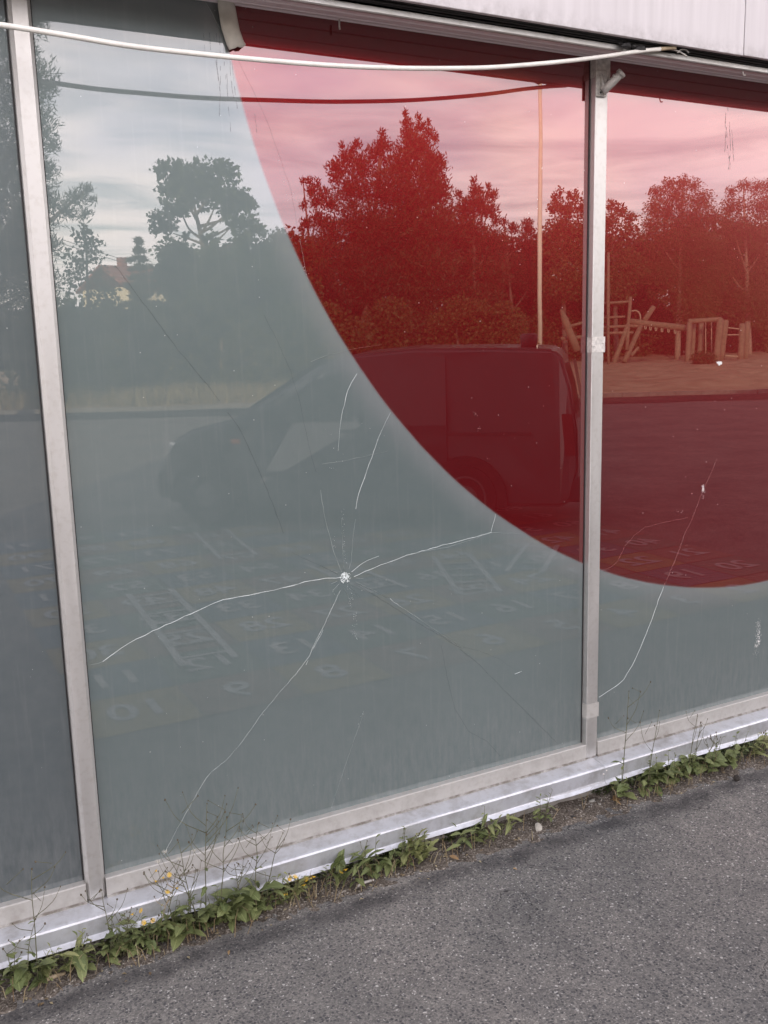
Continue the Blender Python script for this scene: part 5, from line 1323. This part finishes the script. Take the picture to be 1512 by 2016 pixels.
placed('birch_tree', 'largest rounded birch with drooping twigs', (44.3728, -41.6621, 1.3863), [((44.8655, -43.3717, 10.9740), 16), ((45.5531, -43.0328, 11.0801), 18), ((46.2004, -42.6379, 10.8109), 18), ((44.2501, -43.5951, 10.4893), 18), ((45.1850, -43.0606, 10.2747), 34), ((46.4502, -42.3379, 9.9880), 28), ((43.7562, -43.6638, 9.5619), 20), ((44.5024, -43.1907, 9.1643), 42), ((45.8901, -42.4225, 8.9683), 44), ((43.3545, -43.6450, 8.4436), 22), ((46.8845, -41.8628, 8.7834), 30), ((43.9414, -43.1662, 7.6113), 42), ((45.4247, -42.3150, 7.2557), 54), ((46.8292, -41.5701, 7.2161), 40), ((43.2908, -43.1249, 5.7469), 40), ((44.6281, -42.2867, 5.0817), 60), ((46.4204, -41.2716, 4.7174), 56), ((44.9886, -41.7090, 3.1889), 50)], 59, 'birch_leaves', 1300, .17, .38, 63, TG, .2, up=0, hang=.6, bark='pale_bark')
placed('birch_tree', 'rounded birch at the right edge of the view', (49.1240, -40.2928, 1.2673), [((49.1203, -42.2074, 10.5850), 14), ((49.7257, -41.9518, 10.8870), 16), ((50.3976, -41.5692, 10.7404), 20), ((51.0968, -41.2245, 10.8484), 18), ((49.2533, -41.9534, 9.6877), 28), ((50.3822, -41.3284, 9.5283), 36), ((51.4242, -40.8019, 9.6266), 30), ((48.8678, -41.8566, 8.2308), 34), ((50.2449, -41.0279, 7.7133), 50), ((51.3705, -40.3981, 7.5221), 40), ((48.9147, -41.3732, 5.9958), 48), ((50.5604, -40.3693, 5.3112), 56), ((49.2131, -40.6909, 3.4346), 54)], 60, 'birch_leaves', 1300, .17, .38, 64, TG, .2, up=0, hang=.6, bark='pale_bark')
grove('birch_tree', 'rounded birch just outside on the right', 0, 0, 0, 3.0, 'birch_leaves', 420, .24, 65, pos=(54.5808, -41.6493, 10.6395), low=.05, hang=.5, n=22, asp=.4, bark='pale_bark')
grove('leafy_tree', 'lower leafy tree between the birches and the upright', 0, 0, 0, 2.6, 'birch_leaves', 420, .24, 66, pos=(46.6293, -47.6027, 8.1363), low=.05)
grove('leafy_tree', 'lower leafy tree behind the log frame', 0, 0, 0, 2.8, 'maple_leaves', 420, .26, 67, pos=(52.4227, -46.8746, 8.2133), low=.05)
grove('leafy_tree', 'leafy tree deep behind the tall conifer', 0, 0, 0, 3.2, 'maple_leaves', 380, .28, 68, pos=(41.2694, -54.9128, 7.6831), low=.05)
# big pine on the left: tiers of upswept tufts
q = random.Random(77); b = (2.3278, -23.4440, 0.8771); cl = []
for v, w in ((-60, 110), (-10, 120), (40, 125), (95, 110), (150, 135), (200, 130), (250, 120), (300, 120), (350, 150), (400, 140), (450, 120), (500, 130), (560, 140), (620, 120)):
    pass
for (p, r) in (((4.3386, -24.2639, 10.0103), 46), ((4.0350, -24.2808, 9.3169), 46), ((4.3027, -23.9947, 8.6073), 50), ((4.0060, -24.0211, 7.9775), 60), ((4.1663, -23.8051, 7.3348), 52), ((3.8695, -23.8315, 6.7050), 58), ((4.2856, -23.5322, 6.3103), 30), ((3.9019, -23.6571, 5.9382), 56), ((4.3112, -23.3483, 5.4799), 34), ((4.8921, -23.0585, 5.5529), 26), ((5.1424, -22.9677, 5.7501), 18), ((5.2294, -22.8691, 5.4924), 14), ((4.6267, -23.1286, 5.2158), 26), ((5.0198, -22.9069, 5.1409), 22), ((3.8064, -23.5244, 5.0474), 60), ((3.3817, -23.5924, 4.2936), 70), ((4.1952, -23.1871, 4.3983), 28), ((3.3972, -24.7109, 9.7816), 90), ((3.0322, -24.6424, 8.5155), 100), ((2.9964, -24.3732, 7.1125), 110), ((2.8326, -24.1457, 5.5854), 120), ((2.9980, -23.7173, 3.9215), 110), ((2.6058, -23.6110, 2.4009), 120), ((3.7433, -23.2172, 3.3899), 60), ((3.5199, -23.1261, 2.3751), 60), ((4.7086, -24.1200, 10.2552), 24), ((4.6182, -23.7750, 8.3431), 22), ((4.5184, -23.5266, 6.8781), 18)):
    cl.append(C3(p, r * px(24) * .95, .85))
tree('pine_tree', 'huge dark pine filling the left edge of the glass', b, cl, 'pine_needles', 2300, .20, .16, 77, trunk=[(b[0], b[1], -.1), (2.8190, -24.1267, 5.4582), (3.6479, -24.8399, 11.0509)], r0=.26, limbs=12, up=.5, group='conifers mirrored in the windows')
grove('leafy_tree', 'thin leaved small tree right of the huge pine', 0, 0, 0, 1.05, 'bush_leaves', 520, .13, 78, pos=(5.5266, -26.1129, 5.2797), low=.15, n=22)

# house beyond the trees
hb = (20.4988, -80.5976, 1.4414)
hs = thing('house', 'cream house with a red tiled roof far behind the bushes', 'house', (hb[0], hb[1], 0), R(-26))
link('wall', box_mesh(-3.6, 3.6, -3, 3, 0, 6.55), M['house_wall'], hs)
bm = bmesh.new()
prism_x(bm, [(-3.5, 6.45), (0, 8.5), (3.5, 6.45), (3.4, 6.30), (0, 8.3), (-3.4, 6.30)], -4.0, 4.0)
rf = link('roof', bm_mesh(bm), M['roof_tile'], hs)
bm = bmesh.new()
for k in range(9):
    for s in (-1, 1):
        y0 = s * 3.5 * (1 - k / 9); z0 = 6.45 + 2.05 * k / 9
        tube(bm, [(-4.0, y0, z0 + .02), (4.0, y0, z0 + .02)], .045, 5)
link('tile_course', bm_mesh(bm), M['roof_tile'], rf)
link('chimney', box_mesh(-1.9, -1.3, -.3, .3, 7.9, 9.2, .03), M['roof_tile'], rf)
for wx in (-2.2, 0, 2.2):
    for wz in (1.4, 4.6):
        for s in (-1, 1):
            f = link('window', box_mesh(wx - .55, wx + .55, s * 3.0 - .05, s * 3.0 + .05, wz - .6, wz + .6, .01), M['white_paint'], hs)
            link('pane', box_mesh(wx - .46, wx + .46, s * 3.0 - .06, s * 3.0 + .06, wz - .5, wz + .5), M['window_dark'], f)
for k, (p0, p1) in enumerate((((11.0935, -61.7622, 8.6572), (23.9385, -83.7309, 8.7224)), ((11.0662, -61.7242, 8.4027), (23.9143, -83.6973, 8.4971)))):
    m = tuple((a_ + b_) / 2 - (.25 if i == 2 else 0) for i, (a_, b_) in enumerate(zip(p0, p1)))
    tag(link('power_line', tube_mesh(smooth_path([p0, m, p1], 6), .02, 4), M['black']), 'thin overhead wire dipping towards the red roofed house', 'wire', 'overhead wires by the house')

# flag pole and posts
fp = (27.3728, -33.4170, 1.6426)
pole = thing('flagpole', 'tall cream flagpole beside the conifers', 'flagpole', (fp[0], fp[1], 0))
link('pole', tube_mesh([(0, 0, -.1), (0, 0, 6), (0, 0, 13.6)], [.115, .105, .080], 12), M['flagpole'], pole)
bm = bmesh.new(); bmesh.ops.create_uvsphere(bm, u_segments=12, v_segments=8, radius=.13)
link('finial', bm_mesh(bm, smooth=True), M['flagpole'], pole, loc=(0, 0, 13.7))
def log_part(t, name, p, q_, r, mat='log', r2=None):
    o = Vector(t.location)
    p = Vector(p) - o; q_ = Vector(q_) - o
    m = p.lerp(q_, .5) + Vector((tr.uniform(-.02, .02), tr.uniform(-.02, .02), 0))
    return link(name, tube_mesh([p, p.lerp(q_, .25), m, p.lerp(q_, .75), q_], [r, r * 1.04, r * .97, r * 1.02, r2 or r * .95], 8), M[mat], t)
for uv, w, lab in ((((10.4725, -29.3260, 0.0250), (10.7065, -29.5910, 1.9138)), .045, 'thin bare stake right of the maple trunk'),):
    t = thing('stake', lab, 'stake', (uv[0][0], uv[0][1], 0)); log_part(t, 'pole', (uv[0][0], uv[0][1], -.05), uv[1], w)
sp = (34.2519, -36.4984, 0.6870)
t = thing('stake', 'tall thin stake beside the climbing tower', 'stake', (sp[0], sp[1], 0)); log_part(t, 'pole', (sp[0], sp[1], -.05), (34.8261, -37.2965, 6.0422), .07)

# playground of logs, about fifty metres off
def at0(p): return (p[0], p[1], 0.05)
b = (35.5780, -36.9145, 0.5118)
t = thing('climbing_tower', 'log climbing tower with crossed props and rails', 'play structure', at0(b))
for p, q_, r, nm in (((35.8157, -36.8719, 0.9119), (36.3144, -37.1920, 3.7458), .10, 'post'), ((34.9173, -37.3484, 0.9373), (35.3428, -37.8465, 4.4513), .09, 'post'), ((35.0413, -37.8005, 3.4562), (36.2640, -37.1686, 3.5031), .07, 'rail'), ((34.9087, -37.7094, 2.6734), (35.9342, -37.1765, 2.6987), .07, 'rail'), ((34.8536, -37.6328, 2.1596), (36.0734, -36.9969, 2.1795), .08, 'rail'), ((34.8188, -37.5845, 1.8351), (36.2299, -36.8415, 1.8225), .08, 'rail'), ((35.0431, -37.1036, 0.0658), (36.0335, -37.0348, 2.2620), .13, 'prop'), ((35.6305, -36.8477, 0.3205), (37.3837, -37.4725, 2.2537), .14, 'prop'), ((35.2993, -35.9429, 0.6574), (35.6780, -35.8293, 1.0722), .08, 'prop'), ((37.5559, -37.4265, 2.4700), (38.0843, -37.3052, 3.2295), .15, 'prop'), ((33.4142, -39.4191, 1.5912), (34.5401, -38.8446, 1.6701), .10, 'rail'), ((33.5476, -39.4619, 2.1405), (34.6228, -38.9596, 2.4421), .08, 'rail')):
    log_part(t, nm, p, q_, r)
b = (33.4362, -38.1341, 0.9790)
t = thing('leaning_log', 'pointed log leaning left of the bracketed upright', 'log', at0(b)); log_part(t, 'log', (33.4790, -38.1003, 0.9236), (32.9398, -38.8428, 3.1628), .20, r2=.06)
b = (38.0233, -36.7926, 0.5763)
t = thing('balance_beam', 'long balance beam log hung with small rope loops', 'play structure', at0(b))
log_part(t, 'beam', (36.7855, -37.8295, 2.4641), (39.6872, -36.2052, 1.9675), .17)
log_part(t, 'beam', (36.7342, -37.8057, 2.2167), (37.3719, -37.4560, 2.1434), .10)
for u, v in ((1270, 643), (1280, 645), (1291, 647), (1303, 648), (1316, 650), (1329, 652)):
    pass
for p in ((37.5641, -37.3428, 2.0826), (37.8057, -37.2032, 2.0205), (38.0751, -37.0547, 1.9853), (38.3662, -36.8889, 1.9218), (38.6851, -36.7141, 1.8851), (39.0010, -36.5351, 1.8209)):
    p = Vector(p) - Vector(t.location)
    link('rope_loop', tube_mesh(smooth_path([p + Vector((-.06, 0, .12)), p + Vector((-.05, 0, -.05)), p + Vector((.05, 0, -.05)), p + Vector((.06, 0, .12))], 3), .035, 5), M['rope'], t)
hp = [(36.9932, -37.8329, 3.0113), (37.2190, -37.7188, 3.0326), (37.3745, -37.6022, 2.8623), (37.3826, -37.5185, 2.4749)]
tag(link('hoop', tube_mesh(smooth_path(hp, 4), .045, 6), M['rope']), 'thin bent hoop above the balance beam', 'hoop')
b = (39.4339, -34.8136, 0.1319)
t = thing('swing_frame', 'square log frame with a pair of hanging ropes', 'play structure', at0(b))
for p, q_, r, nm in (((38.6667, -35.1927, 0.0179), (38.9831, -35.4925, 2.2873), .15, 'post'), ((39.6654, -35.8421, 0.1429), (39.9584, -36.1068, 2.1811), .12, 'post'), ((40.8247, -36.4077, 0.2697), (41.1144, -36.6649, 2.2628), .15, 'post'), ((40.0738, -34.4908, 0.1952), (40.5088, -34.7222, 2.4342), .18, 'post'), ((41.0883, -35.1101, 0.2134), (41.5417, -35.3124, 2.3577), .16, 'post'), ((38.9160, -35.5392, 2.3435), (40.5544, -34.6924, 2.4058), .13, 'beam'), ((40.3763, -35.4991, 0.2888), (40.4583, -35.5180, 0.5907), .14, 'stump'), ((40.6239, -35.3678, 0.2818), (40.7089, -35.3908, 0.6113), .14, 'stump')):
    log_part(t, nm, p, q_, r)
for p, q_ in (((40.4088, -35.5443, 0.5921), (40.5703, -35.8163, 2.3298)), ((40.6811, -35.3998, 0.5844), (40.8674, -35.6587, 2.3214))):
    log_part(t, 'rope', p, q_, .03, 'rope')
b = (42.0727, -34.5766, 0.1304)
t = thing('rope_bridge', 'pair of log posts strung with ropes to the frame', 'play structure', at0(b))
for p, q_, r, nm, m in (((41.9737, -34.6291, 0.1331), (42.2667, -34.8938, 2.1713), .17, 'post', 'log'), ((43.0332, -35.2131, 0.0947), (43.3691, -35.4862, 2.2838), .15, 'post', 'log'), ((41.5003, -35.2548, 1.9717), (42.1847, -34.8748, 1.8695), .035, 'rope', 'rope'), ((41.4342, -35.2104, 1.5864), (42.1521, -34.8296, 1.5662), .035, 'rope', 'rope'), ((41.2664, -35.0724, 0.4849), (42.0280, -34.6571, 0.4082), .05, 'rope', 'rope')):
    log_part(t, nm, p, q_, r, m)
grove('bush', 'dark low bush at the foot of the log frame', 0, 0, 0, .75, 'maple_leaves', 1500, .10, 71, pos=(35.6498, -31.2077, 0.8519), cat='bush', low=.05)

# dry grass on the verge opposite
g = np.random.default_rng(9)
gv = []; 
n = 9000
gx = g.uniform(1.5, 16, n); gy = np.interp(gx, [k[0] for k in KERB], [k[1] for k in KERB]) - .3 - np.abs(g.normal(0, 2.6, n)) * (.5 + .8 * np.sin(gx * .9) ** 2)
hh = g.uniform(.12, .60, n); an = g.uniform(0, 6.283, n); lean = g.uniform(-.12, .12, (n, 2)); w = .014
gz = np.full(n, .12)
v = np.stack([np.stack([gx - w * np.cos(an), gy - w * np.sin(an), gz], -1), np.stack([gx + w * np.cos(an), gy + w * np.sin(an), gz], -1), np.stack([gx + lean[:, 0] + .003, gy + lean[:, 1], gz + hh], -1), np.stack([gx + lean[:, 0] - .003, gy + lean[:, 1], gz + hh], -1)], 1).reshape(-1, 3)
tag(link('dry_grass', arr_mesh('dry_grass', v, np.arange(n * 4).reshape(n, 4)), M['dry_grass']), kind='stuff')
grove('leafy_tree', 'leafy tree in front of the maple trunk', 0, 0, 0, 1.7, 'maple_leaves', 640, .20, 81, pos=(11.1924, -31.1668, 5.2410), low=.36)
grove('leafy_tree', 'leafy tree covering the end of the house roof', 0, 0, 0, 1.5, 'maple_leaves', 640, .20, 82, pos=(10.3211, -32.8303, 5.5261), low=.3)
grove('leafy_tree', 'leafy tree between maple and ragged pine', 0, 0, 0, 1.9, 'maple_leaves', 560, .20, 83, pos=(13.8744, -33.2967, 5.6971), low=.25)
grove('bush', 'hedge like bush closing the gap under the maple', 0, 0, 0, 1.5, 'bush_leaves', 700, .16, 84, pos=(11.3951, -34.4649, 2.2556), cat='bush', low=.06)
grove('bush', 'bush at the left end of the dry grass', 0, 0, 0, 1.4, 'bush_leaves', 700, .16, 85, pos=(8.1210, -29.9166, 2.4834), cat='bush', low=.06)
# solid edge of the wood behind the named trees
cl = []
q = random.Random(14)
for p in ((26.2765, -58.0491, 7.0081), (28.2866, -57.3322, 8.6532), (30.1876, -56.4636, 9.2804), (32.0521, -55.5445, 9.5682), (34.1850, -54.4131, 9.5081), (36.2815, -53.2312, 9.1087), (38.0078, -52.1199, 8.1070), (39.5240, -51.3017, 7.9962), (41.0839, -50.5442, 8.2926), (42.9484, -49.6250, 8.5804), (46.1383, -50.2080, 8.3905), (50.9342, -52.3539, 8.7359), (53.0133, -51.4039, 9.4219), (55.3860, -50.2218, 9.7273), (57.3855, -49.1612, 9.6709), (59.3851, -48.1006, 9.6146), (61.6781, -46.8079, 9.1777)):
    for k in range(7):
        h = p[2] * (k + .4) / 7
        for m in (0, 1): cl.append((p[0] + q.uniform(-1.2, 1.2), p[1] + q.uniform(-1.2, 1.2), h, q.uniform(1.2, 1.8), .9))
tag(link('wood_edge', leaf_cloud(cl, 130, .40, .6, 15, (0, 0, 0)), M['maple_leaves']), kind='stuff')
# far belt of trees that closes the view, too distant to tell apart
cl = []
q = random.Random(12)
for k in range(150):
    a = R(-60 + 150 * k / 149); dist = q.uniform(88, 115)
    cl.append((dist * math.sin(a) + 8, -dist * math.cos(a), q.uniform(1.5, 3.6), q.uniform(2.6, 4.2), .95))
tag(link('far_woods', leaf_cloud(cl, 90, .7, .7, 13, (0, 0, 0)), M['maple_leaves']), kind='stuff')
